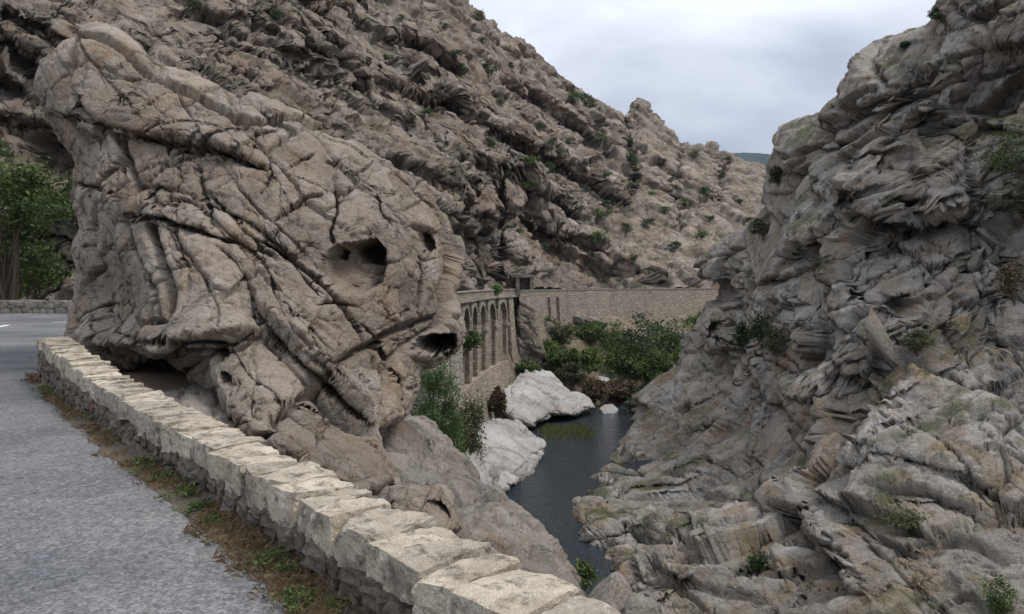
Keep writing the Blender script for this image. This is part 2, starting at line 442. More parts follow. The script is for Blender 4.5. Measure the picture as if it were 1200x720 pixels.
def displace(P, sgn, levels, R, seed, fine, fine_scale, sag=0.25, extra=None, into=None, beds=(), crisp=0, mask=None, far=0.0, frough=.62, jn=2, pits=None):
    """levels: (block size (3), step amplitude, crack depth, crack half width); every pass works on the surface the pass before left"""
    shp = P.shape
    down = np.array([0, 0, -sag])
    P = P.astype(float); mk = 1.0 if mask is None else mask[..., None]
    if extra is not None:
        P = P + (soft_normals(P, 6) * sgn + down) * extra.reshape(shp[:2])[..., None] * mk
        P[..., 1] += into.reshape(shp[:2])
        P = equalise(P)
    tone = np.full(shp[0] * shp[1], .5, F32)
    for k, (Rb, period, amp) in enumerate(beds):
        p = P.reshape(-1, 3).astype(F32)
        P = P + (soft_normals(P, 5) * sgn + down) * (amp * strata(p, Rb, period, seed + 301 + k)).reshape(shp[:2])[..., None] * mk
        P = equalise(P)
    Rl = R if isinstance(R, list) else [R]
    Nc = soft_normals(P, crisp) * sgn if crisp else None
    for k, (size, amp, cd, cw) in enumerate(levels):
        p = P.reshape(-1, 3).astype(F32)
        big = fbm(p, .45 / size[0], 2, .5, seed + 91 + k)
        h, e, r = (joints if k < jn else blocks)(p, Rl[k % len(Rl)], size, seed + 13 * k)
        var = np.clip(.55 + 1.2 * fbm(p, .7 / size[0], 2, .5, seed + 51 + k), .03, 1.4)
        if k: big = .5 * big + fbm(p, .16 / size[0], 2, .5, seed + 191 + k)
        dd = amp * h * np.clip(.75 + 1.3 * big, .12, 1.6) - cd * var * np.exp(-(e / cw) ** 2)
        P = P + ((Nc if crisp else soft_normals(P, (6, 4, 2, 1)[min(k, 3)]) * sgn) + down) * dd.reshape(shp[:2])[..., None] * mk
        tone = tone + (r - .5) * (.5, .4, .3, .2)[min(k, 3)]
        if k < 2 and not crisp: P = equalise(P, .5)
    if pits is not None:
        P[..., 1] += pits(P).reshape(shp[:2])
    p = P.reshape(-1, 3).astype(F32)
    dd = fine * fbm(p, fine_scale, 5, frough, seed + 71) + .7 * fine * fbm(p, fine_scale * .6, 5, .6, seed + 73, ridged=True)
    if far: dd = dd * (1 + np.clip((p[:, 1] - far) / far, 0, 3))
    P = P + soft_normals(P, 1) * sgn * dd.reshape(shp[:2])[..., None]
    return P, np.clip(tone, 0, 1)

def ray_outline(c, outline, th):
    """radius of a closed star-shaped outline about c at the angles th"""
    o = np.array(outline, float) - np.array(c, float)
    a = np.arctan2(o[:, 1], o[:, 0]); order = np.argsort(a); o = o[order]
    R = np.zeros(th.shape)
    cs, sn = np.cos(th), np.sin(th)
    R[:] = 1e9
    for k in range(len(o)):
        x0, y0 = o[k]; x1, y1 = o[(k + 1) % len(o)]
        ex, ey = x1 - x0, y1 - y0
        den = cs * ey - sn * ex
        with np.errstate(divide='ignore', invalid='ignore'):
            t = (x0 * ey - y0 * ex) / den; s = (x0 * sn - y0 * cs) / den
        ok = (t > 0) & (s >= -1e-6) & (s <= 1 + 1e-6)
        R = np.where(ok & (t < R), t, R)
    R[R > 1e8] = 10
    return R
SURF = {}
def rock_mass(name, mat, c, outline, anchors, n, wrap, levels, R, seed, fine, fine_scale, round_m=0.8, round_px=25,
              sag=.25, ledges=(), cracks=(), holes=(), warp_px=4.0, m=1.16, smooth=False, ex=1.0, beds=(), crisp=14, jn=2, frough=.62, soft_edge=0.0):
    """a body of rock: its near side surveyed (outline and distances), closed towards its back by wrap"""
    g = np.linspace(-m, m, n); S, Tt = np.meshgrid(g, g)
    rad = np.maximum(np.abs(S), np.abs(Tt))
    with np.errstate(divide='ignore', invalid='ignore'):
        th = np.where(np.abs(S) >= np.abs(Tt), np.where(S >= 0, 0, math.pi) + math.pi / 4 * np.where(S == 0, 0, Tt / np.where(S == 0, 1, S)),
                      np.where(Tt >= 0, math.pi / 2, -math.pi / 2) - math.pi / 4 * np.where(Tt == 0, 0, S / np.where(Tt == 0, 1, Tt)))
    rho = np.minimum(rad, 1.0)
    th = np.where(rad < 1e-6, 0, th)
    RR = ray_outline(c, outline, np.arctan2(np.sin(th), np.cos(th)).ravel()).reshape(th.shape)
    u = c[0] + rho * RR * np.cos(th); v = c[1] + rho * RR * np.sin(th)
    f = tps(anchors); d = f(u.ravel(), v.ravel()).reshape(u.shape)
    e = np.clip((1 - rho) * RR / round_px, 0, 1)
    d = d + round_m * (1 - np.sqrt(np.clip(1 - (1 - e) ** 2, 0, 1)))
    P = Wn(u, v, d)
    k = np.clip((rad - 1) / (m - 1), 0, 1)[..., None]
    ray = P - np.array([0, 0, EYE]); ray /= np.linalg.norm(ray, axis=2, keepdims=True)
    wl = np.linalg.norm(wrap)
    P = P + ray * wl * k * .9 + np.stack([-np.cos(th), 0 * th, np.sin(th)], -1) * wl * (.42 * k + .12 * k ** 2) * ex + np.array([0, 0, wrap[2]]) * k ** 2
    Nn = grid_normals(P)
    mid = Nn[n // 2, n // 2]
    flip = mid[1] > 0
    p0 = P.reshape(-1, 3).astype(F32)
    sc = FPX / np.maximum(P[..., 1].ravel(), 1)
    wu = warp_px * fbm(p0, 60 / sc.mean() * 0 + 1.1 * sc.mean() / 70, 3, .6, seed + 5)
    wv = warp_px * fbm(p0, 1.1 * sc.mean() / 70, 3, .6, seed + 6)
    out, into = relief_features(u.ravel(), v.ravel(), wu, wv, ledges, cracks, ())
    pits = make_pits(ledges, cracks, holes, warp_px, seed, 1.1 * sc.mean() / 70, d.max() + 1.5)
    msk = (rad.ravel() <= 1.0)
    V, tone = displace(P, -1 if flip else 1, levels, R, seed, fine, fine_scale, sag, out * msk, into * msk, beds, crisp, mask=np.clip(1 - 4 * k[..., 0], .2, 1) * (1 - soft_edge * (1 - np.clip(((1 - rho) * RR - 4) / 34, 0, 1))), jn=jn, frough=frough, pits=pits)
    Q = grid_quads(n, n)
    if not flip: Q = Q[:, ::-1]
    SURF[name] = V.reshape(-1, 3)[msk]
    o = mesh_np(name, V.reshape(-1, 3), Q, {'tone': tone}, smooth, mat)
    return o
def on_surf(name, u, v):
    """place on a built surface that the survey saw at (u, v)"""
    V = SURF[name]
    x = 600 + FPX * V[:, 0] / V[:, 1]; y = HOR - FPX * (V[:, 2] - EYE) / V[:, 1]
    q = (x - u) ** 2 + (y - v) ** 2
    near = q < max(6.0, q.min() + 2.0)
    idx = np.where(near)[0]
    return V[idx[np.argmin(V[idx, 1])]].astype(float)

# ------------------------------------------------------------------ the outcrop beside the road
R_out = [frame(38, 25, -10), frame(42, 15, 15), frame(35, 35, 0)]
outcrop = rock_mass('rock_outcrop', M['outcrop'], (300, 330),
    [(55, 95), (62, 78), (85, 58), (118, 47), (140, 62), (165, 90), (225, 106), (280, 128), (296, 117), (345, 135), (385, 160),
     (420, 163), (460, 188), (500, 208), (528, 250), (537, 300), (525, 342), (542, 387), (534, 404), (505, 420), (490, 424), (484, 452), (472, 490), (447, 506),
     (478, 574), (440, 592), (380, 580), (330, 550), (290, 522), (276, 503), (256, 468), (228, 450), (205, 428), (183, 411), (158, 417),
     (130, 422), (100, 414), (78, 392), (90, 350), (95, 320), (88, 290), (98, 265), (88, 225), (93, 190), (76, 150), (66, 130)],
    [(60, 95, 15.0), (120, 60, 14.8), (200, 110, 14.6), (300, 130, 14.4), (400, 165, 14.8), (500, 215, 15.6), (530, 280, 15.8),
     (100, 200, 14.2), (200, 200, 13.2), (300, 220, 12.9), (400, 250, 13.2), (480, 300, 13.9), (525, 380, 14.2),
     (100, 300, 13.8), (170, 310, 12.3), (250, 330, 11.6), (330, 350, 11.7), (420, 350, 12.4), (480, 400, 13.2),
     (110, 395, 13.6), (160, 390, 13.0), (200, 390, 11.7), (270, 400, 10.8), (340, 430, 10.7), (420, 470, 11.2), (470, 470, 12.2),
     (230, 440, 10.9), (290, 480, 9.6), (350, 510, 9.0), (420, 550, 9.0), (470, 570, 9.4), (380, 575, 8.2)],
    520, (0.6, 4.5, -1.2),
    [((4.4, 4.0, 1.8), .24, .5, .038), ((1.35, 1.5, .62), .075, .2, .02), ((.5, .6, .24), .03, .06, .012), ((.2, .24, .1), .012, .022, .007)],
    R_out, 3, .036, 2.4, round_m=1.0, round_px=30, sag=.2, soft_edge=.85, beds=((frame(38, 25, 0), 2.6, .3),),
    ledges=[([(60, 128), (100, 141), (145, 152), (170, 159), (215, 168), (260, 176), (290, 190), (312, 202)], .38, 30, .45, 9),
            ([(292, 119), (317, 138), (357, 160)], .25, 18, .3, 7), ([(346, 120), (383, 142), (407, 162)], .2, 14, .3, 6),
            ([(90, 213), (120, 222), (147, 234)], .12, 16, .15, 8),
            ([(138, 250), (187, 255), (208, 264), (233, 271), (251, 279)], .16, 22, .38, 8),
            ([(108, 372), (160, 400), (210, 402), (240, 400), (275, 405), (302, 386)], .55, 45, .5, 12),
            ([(296, 350), (317, 393), (359, 435), (401, 472), (440, 503)], .5, 26, .5, 12),
            ([(470, 262), (500, 270), (515, 262)], .15, 10, .1, 6)],
    cracks=[([(138, 250), (156, 253), (187, 255), (208, 264), (233, 270), (251, 278), (276, 285), (294, 296), (312, 318), (330, 350)], 3.2, .5),
            ([(232, 180), (237, 217), (247, 250), (251, 272)], 4.0, .55), ([(251, 232), (276, 263), (300, 287), (325, 311)], 3.2, .45),
            ([(251, 285), (276, 312), (294, 342), (303, 378)], 4.0, .5), ([(296, 350), (317, 393), (359, 435), (401, 472), (440, 503)], 5.5, .42),
            ([(383, 187), (405, 204), (437, 227)], 2.2, .3), ([(441, 227), (446, 253), (459, 262)], 2.4, .35),
            ([(299, 276), (339, 311), (374, 351)], 2.4, .35), ([(392, 209), (397, 249), (388, 271), (392, 289)], 2.0, .25),
            ([(339, 200), (352, 188), (374, 178)], 2.0, .25), ([(488, 300), (490, 333), (488, 369)], 2.2, .3),
            ([(370, 360), (395, 357), (423, 364)], 2.0, .25), ([(60, 130), (100, 142), (145, 153), (215, 169), (260, 177), (312, 203)], 2.6, .4),
            ([(90, 213), (120, 222), (147, 234)], 2.4, .35), ([(150, 150), (146, 190), (150, 232)], 1.8, .2), ([(165, 205), (178, 228), (188, 254)], 1.8, .22),
            ([(195, 262), (205, 290), (220, 315)], 1.6, .16), ([(330, 150), (300, 160), (292, 190)], 1.8, .22), ([(305, 230), (318, 205), (310, 180)], 2, .25),
            ([(340, 250), (355, 232), (380, 228)], 1.6, .2), ([(330, 350), (352, 380), (372, 410), (400, 440)], 2.2, .3),
            ([(420, 380), (440, 400), (462, 440), (470, 470)], 2.2, .3), ([(340, 405), (375, 428), (392, 450)], 1.8, .25),
            ([(318, 470), (345, 480), (380, 500), (375, 520)], 2.2, .3), ([(268, 405), (290, 440), (330, 470)], 2, .25)],
    holes=[(413, 316, 40, 33, .75, -8), (429, 296, 23, 16, 1.8, 15), (391, 298, 10, 7, 1.3, -30), (499, 280, 10, 14, .6, -20), (509, 403, 27, 13, 3.0, -10),
           (262, 414, 9, 6, .7, 10), (266, 444, 11, 8, .4, 40), (292, 192, 8, 4, .3, 20)])
tag(outcrop, 'huge cracked grey brown granite outcrop with hollow caves overhanging the parapet wall', 'rock')
print('outcrop', time.time() - T0)

# ------------------------------------------------------------------ bank between the parapet and the river
def bank():
    A = np.array([(2.6, .2, -1.0), (1.6, 1.3, -1.0), (.3, 3.0, -1.0), (-.5, 4.0, -1.0), (-1.6, 5.5, -.95), (-3.5, 7.8, -.5), (-5.5, 10.3, 0.0), (-8.0, 13.4, 0.0), (-9.4, 15.6, 0.0)])
    B = np.array([(3.2, 2.0, -.9), (2.1, 4.4, -1.15), (1.2, 6.9, -1.45), (.98, 8.5, -1.85), (.52, 11, -2.2), (-.12, 13.5, -2.5), (-1.0, 17, -2.8), (-1.9, 22, -3.1), (-3, 27, -3.3)])
    nr, nc = 360, 230
    def cr(X, n):
        t = np.linspace(0, len(X) - 1, n); i = np.minimum(t.astype(int), len(X) - 2); f = (t - i)[:, None]
        g = lambda k: X[np.clip(k, 0, len(X) - 1)]
        p0, p1, p2, p3 = g(i - 1), g(i), g(i + 1), g(i + 2)
        return .5 * (2 * p1 + (p2 - p0) * f + (2 * p0 - 5 * p1 + 4 * p2 - p3) * f ** 2 + (3 * p1 - p0 - 3 * p2 + p3) * f ** 3)
    a, b = cr(A, nr)[:, None], cr(B, nr)[:, None]
    t = np.linspace(0, 1.55, nc)[None, :, None]
    tt = np.minimum(t, 1)
    P = a * (1 - tt) + b * tt
    P[..., 2] = (a[..., 2] + (b[..., 2] - a[..., 2]) * tt[..., 0] ** 1.8)
    k = np.clip(t - 1, 0, 1) / .55
    P = P + np.array([2.6, 1.2, 0]) * k + np.array([0, 0, -12.0]) * k ** 1.3
    up = grid_normals(P)[nr // 2, 40, 2] > 0
    mask = np.clip((tt[..., 0] * 6), .15, 1) * np.ones((nr, 1))
    V, tone = displace(P, 1 if up else -1, [((2.2, 2.6, .9), .20, .3, .05), ((.8, 1.0, .36), .09, .16, .025), ((.3, .35, .14), .04, .07, .014)],
                       [frame(40, 20, 35), frame(45, 10, 25), frame(35, 25, 30)], 23, .06, 2.0, .05, np.zeros(nr * nc), np.zeros(nr * nc), beds=((frame(40, 15, 30), 1.3, .4),), crisp=8, mask=mask)
    Q = grid_quads(nr, nc)
    if not up: Q = Q[:, ::-1]
    tag(mesh_np('rocky_bank', V.reshape(-1, 3), Q, {'tone': tone}, False, M['bank']), kind='structure')
bank()
slab = rock_mass('rock_slab', M['bank'], (488, 540), [(425, 500), (466, 485), (500, 512), (528, 562), (545, 590), (520, 600), (490, 575), (455, 545)],
    [(430, 500, 13.2), (466, 486, 13.9), (500, 515, 14.0), (528, 562, 13.6), (540, 590, 13.2), (490, 560, 12.4), (450, 535, 12.4)], 170, (0, 2.5, -1.5),
    [((2.2, 2.0, .9), .08, .12, .03), ((.8, .8, .3), .045, .1, .014), ((.25, .25, .1), .018, .03, .008)], [frame(50, 20, 0), frame(45, 10, 10)], 24, .025, 2.6, round_m=.4, round_px=12, sag=.1, crisp=6)
tag(slab, 'smooth tilted grey slab leaning behind the outcrop above the pine', 'rock')
tip = rock_mass('rock_slab', M['outcrop'], (500, 592), [(455, 570), (480, 566), (505, 568), (528, 590), (540, 618), (515, 630), (480, 615), (455, 595)],
    [(455, 575, 8.6), (505, 570, 9.0), (528, 592, 9.0), (538, 618, 8.8), (480, 612, 8.0), (500, 592, 8.5)], 150, (0, 1.6, -1.0),
    [((1.4, 1.2, .6), .05, .1, .02), ((.4, .4, .2), .02, .04, .01), ((.15, .15, .07), .007, .015, .006)], [frame(40, 20, 0)], 25, .018, 3.2, round_m=.3, round_px=10, sag=.1, crisp=5,
    holes=[(513, 600, 20, 11, .8, 42)])
tag(tip, 'small brown rock with a dark hollow peeking over the parapet coping', 'rock')
print('bank', time.time() - T0)

# ------------------------------------------------------------------ the cliff across the river
cliff = rock_mass('river_cliff', M['cliff'], (1000, 420),
    [(1295, -175), (1200, -85), (1150, -30), (1110, 2), (1096, 22), (1060, 52), (1030, 80), (1000, 112), (975, 148), (945, 155), (918, 163), (904, 195), (898, 240), (868, 285),
     (845, 310), (838, 350), (832, 395), (790, 442), (762, 470), (745, 520), (700, 560), (665, 600), (690, 640), (720, 680), (748, 716), (800, 800), (1000, 800), (1295, 800)],
    [(1380, -250, 42), (1300, -180, 45), (1200, -85, 47), (1110, 0, 50), (1000, 115, 56), (918, 165, 63), (900, 240, 66), (845, 310, 72), (838, 350, 73), (830, 400, 73),
     (790, 442, 74), (762, 470, 73), (745, 520, 66), (700, 560, 54), (665, 600, 46), (690, 640, 40), (720, 680, 35.5), (748, 716, 31.5), (800, 800, 26),
     (1200, 0, 43), (1350, 0, 38), (1100, 100, 47), (1200, 120, 42), (950, 200, 58), (1000, 200, 52), (1100, 200, 44), (1200, 220, 41), (1350, 200, 36),
     (950, 300, 53), (1000, 300, 47), (1100, 320, 41), (1200, 340, 39), (1350, 400, 32), (890, 350, 63), (940, 380, 50), (1000, 400, 42), (1100, 420, 37.5), (1200, 440, 35),
     (850, 440, 67), (900, 460, 54), (950, 480, 44), (1000, 500, 39), (1100, 520, 34), (1200, 540, 31), (800, 520, 60), (850, 520, 54), (900, 530, 47),
     (780, 580, 48), (850, 580, 44), (920, 590, 39), (1000, 600, 34), (1100, 620, 29), (1200, 640, 27), (800, 680, 33), (900, 690, 30.5), (1000, 690, 28), (1100, 700, 25), (1200, 720, 22.5),
     (1000, 840, 21), (1380, 840, 17), (1380, 600, 26)],
    640, (9, 16, -2),
    [((10, 8, 3.6), 1.25, 1.3, .14), ((3.6, 3.2, 1.4), .42, .7, .07), ((1.4, 1.4, .55), .16, .28, .035), ((.5, .55, .22), .05, .09, .02)],
    [frame(-32, 20, 20), frame(-28, 15, -10), frame(-36, 30, 0), frame(-30, 10, 30)], 41, .10, .9, jn=3, frough=.7, round_m=3.0, round_px=30, sag=.35, warp_px=6, beds=((frame(-30, 18, 10), 6.0, 2.3), (frame(-33, 18, 10), 2.2, .7)),
    ledges=[([(978, 152), (1030, 125), (1075, 100), (1112, 72)], .8, 18, 1.0, 9), ([(965, 178), (1010, 165), (1060, 122), (1110, 92), (1150, 70)], .7, 16, 1.0, 8),
            ([(925, 300), (960, 283), (980, 267), (1027, 247), (1057, 230), (1080, 240), (1107, 233), (1140, 222)], 1.6, 45, 2.2, 14),
            ([(990, 195), (1040, 168), (1075, 147), (1100, 132), (1125, 150)], .7, 14, .8, 10),
            ([(915, 462), (963, 467), (1005, 440), (1040, 425), (1079, 409), (1112, 428)], 1.3, 35, 1.6, 14),
            ([(940, 492), (980, 490), (1015, 482), (1060, 460), (1090, 443)], .7, 14, .9, 8),
            ([(975, 500), (1015, 530), (1058, 540), (1121, 556), (1175, 590)], 1.0, 30, 1.2, 10),
            ([(900, 555), (942, 593), (973, 636), (1000, 667), (1035, 708)], 1.4, 35, 1.8, 16),
            ([(832, 372), (850, 392), (885, 405)], 1.0, 18, 1.8, 10), ([(995, 605), (1040, 640), (1090, 655)], .4, 14, .5, 8),
            ([(900, 330), (940, 320), (985, 290)], .6, 16, .8, 10), ([(690, 640), (740, 625), (800, 640), (840, 620)], .7, 16, .7, 9), ([(760, 580), (820, 575), (880, 590)], .6, 14, .6, 8), ([(770, 520), (820, 505), (870, 490)], .6, 12, .6, 8), ([(720, 690), (780, 670), (830, 690), (900, 700)], .6, 16, .7, 10), ([(1040, 590), (1100, 590), (1160, 620)], .5, 14, .6, 8), ([(1150, 310), (1170, 360), (1175, 420)], .5, 12, 1.5, 18)],
    cracks=[([(1133, 170), (1137, 230), (1140, 297), (1127, 345)], 3, .9), ([(1175, 130), (1180, 220), (1172, 300), (1182, 380)], 4, 1.0),
            ([(878, 550), (892, 514), (905, 470)], 4, .8), ([(1120, 350), (1116, 380), (1118, 410)], 3, .6),
            ([(985, 340), (1030, 330), (1060, 310)], 2.5, .5), ([(1010, 300), (1045, 290), (1075, 300), (1090, 330)], 2, .4),
            ([(1025, 500), (1060, 500), (1100, 480)], 2.5, .5), ([(760, 560), (820, 540), (870, 560)], 3, .6), ([(700, 640), (760, 610), (820, 600)], 3, .6),
            ([(740, 690), (790, 640), (850, 620)], 3, .6), ([(850, 700), (900, 640), (930, 640)], 3, .6), ([(780, 490), (830, 470), (870, 450)], 2.5, .5), ([(690, 600), (740, 575), (800, 570), (850, 545)], 3, .7), ([(705, 655), (745, 650), (800, 620), (850, 600)], 3.5, .8), ([(760, 712), (800, 690), (850, 640)], 4, .9), ([(830, 720), (860, 680), (900, 670), (960, 680)], 3, .7), ([(735, 545), (790, 525), (840, 500)], 2.5, .6), ([(930, 720), (950, 690), (990, 700)], 3, .6)],
    holes=[(1095, 155, 15, 22, 1.6, 10), (1055, 188, 26, 16, 1.2, -25), (1058, 366, 20, 15, 1.8, 20), (1125, 120, 9, 13, .8, 0), (845, 388, 16, 12, 2.5, 20), (1005, 345, 8, 10, .8, 0),
           (1010, 235, 30, 14, .9, -25)])
tag(cliff, kind='structure')
print('cliff', time.time() - T0)

# ------------------------------------------------------------------ the mountainside behind the road
def hillside():
    nr, nc, nw = 450, 860, 12
    uc = np.linspace(-230, 960, nc)
    ridge = np.interp(uc, [-230, 430, 480, 540, 580, 620, 650, 680, 715, 733, 742, 749, 757, 765, 780, 800, 840, 860, 900, 960],
                      [-150, -130, -62, -2, 28, 52, 84, 103, 126, 136, 124, 117, 124, 134, 150, 168, 176, 183, 194, 204])
    bot = np.interp(uc, [-230, 100, 560, 600, 850, 960], [372, 366, 352, 341, 345, 352])
    t = np.linspace(0, 1, nr)[:, None]
    v = bot[None] * (1 - t) + ridge[None] * t
    u = np.repeat(uc[None], nr, 0)
    f = tps([(-230, 360, 62), (0, 360, 57), (100, 360, 57), (300, 350, 60), (500, 345, 66), (556, 345, 78), (592, 340, 101), (620, 338, 109), (700, 338, 118), (780, 338, 127), (840, 340, 134), (960, 345, 145),
             (-230, 200, 56), (0, 250, 57), (100, 250, 60), (300, 250, 64), (400, 250, 64), (520, 250, 70), (556, 250, 80), (600, 250, 114), (700, 250, 160), (800, 250, 200), (880, 250, 235), (960, 260, 245),
             (500, 190, 78), (560, 190, 92), (640, 190, 150), (740, 190, 230), (860, 195, 310), (960, 205, 320),
             (0, 120, 58), (200, 120, 64), (400, 120, 82), (500, 120, 105), (600, 120, 165), (700, 130, 250), (748, 125, 285),
             (500, 50, 125), (600, 60, 205), (660, 95, 250), (0, 0, 62), (200, 0, 78), (350, 0, 98), (450, 0, 140), (540, 5, 190),
             (-230, -130, 66), (0, -130, 76), (200, -130, 105), (400, -130, 170)])
    d = f(u.ravel(), v.ravel()).reshape(u.shape)
    P = Wn(u, v, d)
    k = np.linspace(0, 1, nw + 1)[1:, None, None]
    top = P[-1][None]
    back = top + k * np.array([10, 90, -70])[None, None] * (np.clip(d[-1] / 200, .3, 1.5))[None, :, None]
    P = np.concatenate([P, back], 0)
    u = np.concatenate([u, np.repeat(u[-1:], nw, 0)], 0); v = np.concatenate([v, np.repeat(v[-1:], nw, 0)], 0)
    fl = grid_normals(P)[nr // 2, nc // 2, 1] > 0
    msk = np.ones(P.shape[:2], bool); msk[nr:] = False; msk = msk.ravel()
    p0 = P.reshape(-1, 3).astype(F32)
    wu = 5 * fbm(p0, .14, 3, .6, 61); wv = 5 * fbm(p0, .14, 3, .6, 62)
    mask = np.clip((np.arange(nr + nw)[:, None] / 14.0), .5, 1) * np.ones((1, nc)); mask = np.where(np.repeat(uc[None], nr + nw, 0) > 440, mask, 1.0)
    L = lambda pts, h, a, b, c_: (pts, h, a, b, c_)
    feats = ([L([(436, 40), (470, 48), (494, 54), (537, 88)], 2.2, 16, 3, 7), L([(436, 92), (494, 113), (556, 124)], 2.5, 18, 4, 8),
         L([(580, 92), (627, 118), (683, 156), (705, 172)], 4, 14, 6, 7), L([(556, 142), (598, 170), (664, 198), (712, 231), (745, 252)], 4, 18, 6, 8),
         L([(556, 184), (612, 208), (664, 246), (684, 268)], 3.5, 18, 5, 9), L([(600, 250), (650, 275), (720, 300)], 2.5, 16, 3, 8),
         L([(240, 33), (280, 55), (340, 80), (385, 102)], 1.4, 20, 2, 8), L([(0, 20), (40, 40), (90, 60), (130, 60)], 1.2, 18, 2, 8),
         L([(190, 8), (260, 30), (330, 40), (400, 70)], 1.2, 18, 1.5, 7), L([(30, 105), (10, 95), (-40, 80)], -1, 16, -2, 8),
         L([(-40, 128), (10, 134), (70, 150)], 1.8, 18, 2.6, 20), L([(-40, 262), (20, 268), (80, 282)], .9, 10, 1.4, 10), L([(700, 60), (620, 60), (560, 30)], .1, 9, .1, 9)],
        [([(733, 138), (738, 175), (742, 215), (735, 240)], 5, 11), ([(430, 60), (425, 100), (440, 130)], 6, 3), ([(585, 200), (588, 260), (586, 335)], 7, 6),
         ([(655, 90), (700, 140), (715, 200)], 5, 5), ([(800, 175), (790, 220), (800, 270)], 6, 6), ([(850, 185), (845, 240)], 5, 6), ([(208, 60), (213, 90)], 5, 1.6)],
        [(28, 78, 20, 10, 2.0, 20), (84, 40, 16, 9, 1.5, 30), (117, 44, 11, 6, 1.5, 10), (60, 185, 40, 34, 3.0, 0), (510, 120, 26, 12, 2, 20)])
    out, into = relief_features(u.ravel(), v.ravel(), wu, wv, feats[0], feats[1], ())
    V, tone = displace(P, -1 if fl else 1, [((16, 14, 5.5), 2.8, 2.4, .4), ((6.0, 5.6, 2.2), 1.4, 1.7, .2), ((2.5, 2.4, 1.0), .6, .8, .11), ((1.0, 1.0, .45), .2, .25, .06)],
                       [frame(27, 20, 20), frame(32, 12, -10), frame(22, 30, 0), frame(30, 10, 25)], 81, .35, .25, .35, out * msk, into * msk,
                       beds=((frame(27, 20, 20), 13.0, 4.5), (frame(30, 15, 0), 5.0, 2.2)), mask=mask, far=110.0, frough=.7, jn=3, pits=make_pits(feats[0], feats[1], feats[2], 5, 61, .14, 9e9))
    nf = nr + nw
    Q = grid_quads(nf, nc)
    if fl: Q = Q[:, ::-1]
    SURF['hillside'] = V.reshape(-1, 3)[msk]
    # keep the rock behind the carriageway
    o = mesh_np('mountainside', V.reshape(-1, 3), Q[:, ::-1] if False else Q, {'tone': tone}, False, M['hill'])
    tag(o, kind='structure')
hillside()
print('hill', time.time() - T0)

# ------------------------------------------------------------------ more materials
def asphalt_mat():
    m, nt, b = newmat('worn asphalt'); N = NT(nt)
    tc = N.n('ShaderNodeTexCoord').outputs['Object']
    col = N.mix(N.ramp(N.noise(tc, .7, 5, .6), .35, .65), C(.11, .109, .11), C(.168, .164, .158))
    col = N.mix(N.math('MULTIPLY', N.ramp(N.noise(tc, .28, 5, .65, .5), .47, .58), .8), col, C(.082, .085, .094))
    vo = N.n('ShaderNodeTexVoronoi'); vo.inputs['Scale'].default_value = 62; N.l(tc, vo.inputs['Vector'])
    sp = N.n('ShaderNodeSeparateColor'); N.l(vo.outputs['Color'], sp.inputs[0])
    g = N.n('ShaderNodeMapRange'); g.inputs['To Min'].default_value = .66; g.inputs['To Max'].default_value = 1.42
    N.l(sp.outputs[0], g.inputs['Value'])
    col = N.mix(1.0, col, g.outputs[0], 'MULTIPLY')
    vo2 = N.n('ShaderNodeTexVoronoi'); vo2.inputs['Scale'].default_value = 28; N.l(tc, vo2.inputs['Vector'])
    sp2 = N.n('ShaderNodeSeparateColor'); N.l(vo2.outputs['Color'], sp2.inputs[0])
    g2 = N.n('ShaderNodeMapRange'); g2.inputs['To Min'].default_value = .8; g2.inputs['To Max'].default_value = 1.25
    N.l(sp2.outputs[1], g2.inputs['Value'])
    col = N.mix(1.0, col, g2.outputs[0], 'MULTIPLY')
    N.l(col, b.inputs['Base Color']); b.inputs['Roughness'].default_value = .9
    N.l(N.bump(vo.outputs['Distance'], .35, .005, N.bump(N.noise(tc, 2.5, 3, .5), .3, .02)), b.inputs['Normal'])
    return m
def soil_mat(name, a, b_, c, k=1.0):
    m, nt, b = newmat(name); N = NT(nt)
    tc = N.n('ShaderNodeTexCoord').outputs['Object']
    col = N.mix(N.ramp(N.noise(tc, 5 * k, 6, .7), .35, .62), a, b_)
    col = N.mix(N.ramp(N.noise(tc, 22 * k, 5, .7), .52, .64), col, c)
    N.l(col, b.inputs['Base Color']); b.inputs['Roughness'].default_value = .95
    N.l(N.bump(N.noise(tc, 30 * k, 6, .75), .9, .03 / k), b.inputs['Normal'])
    return m
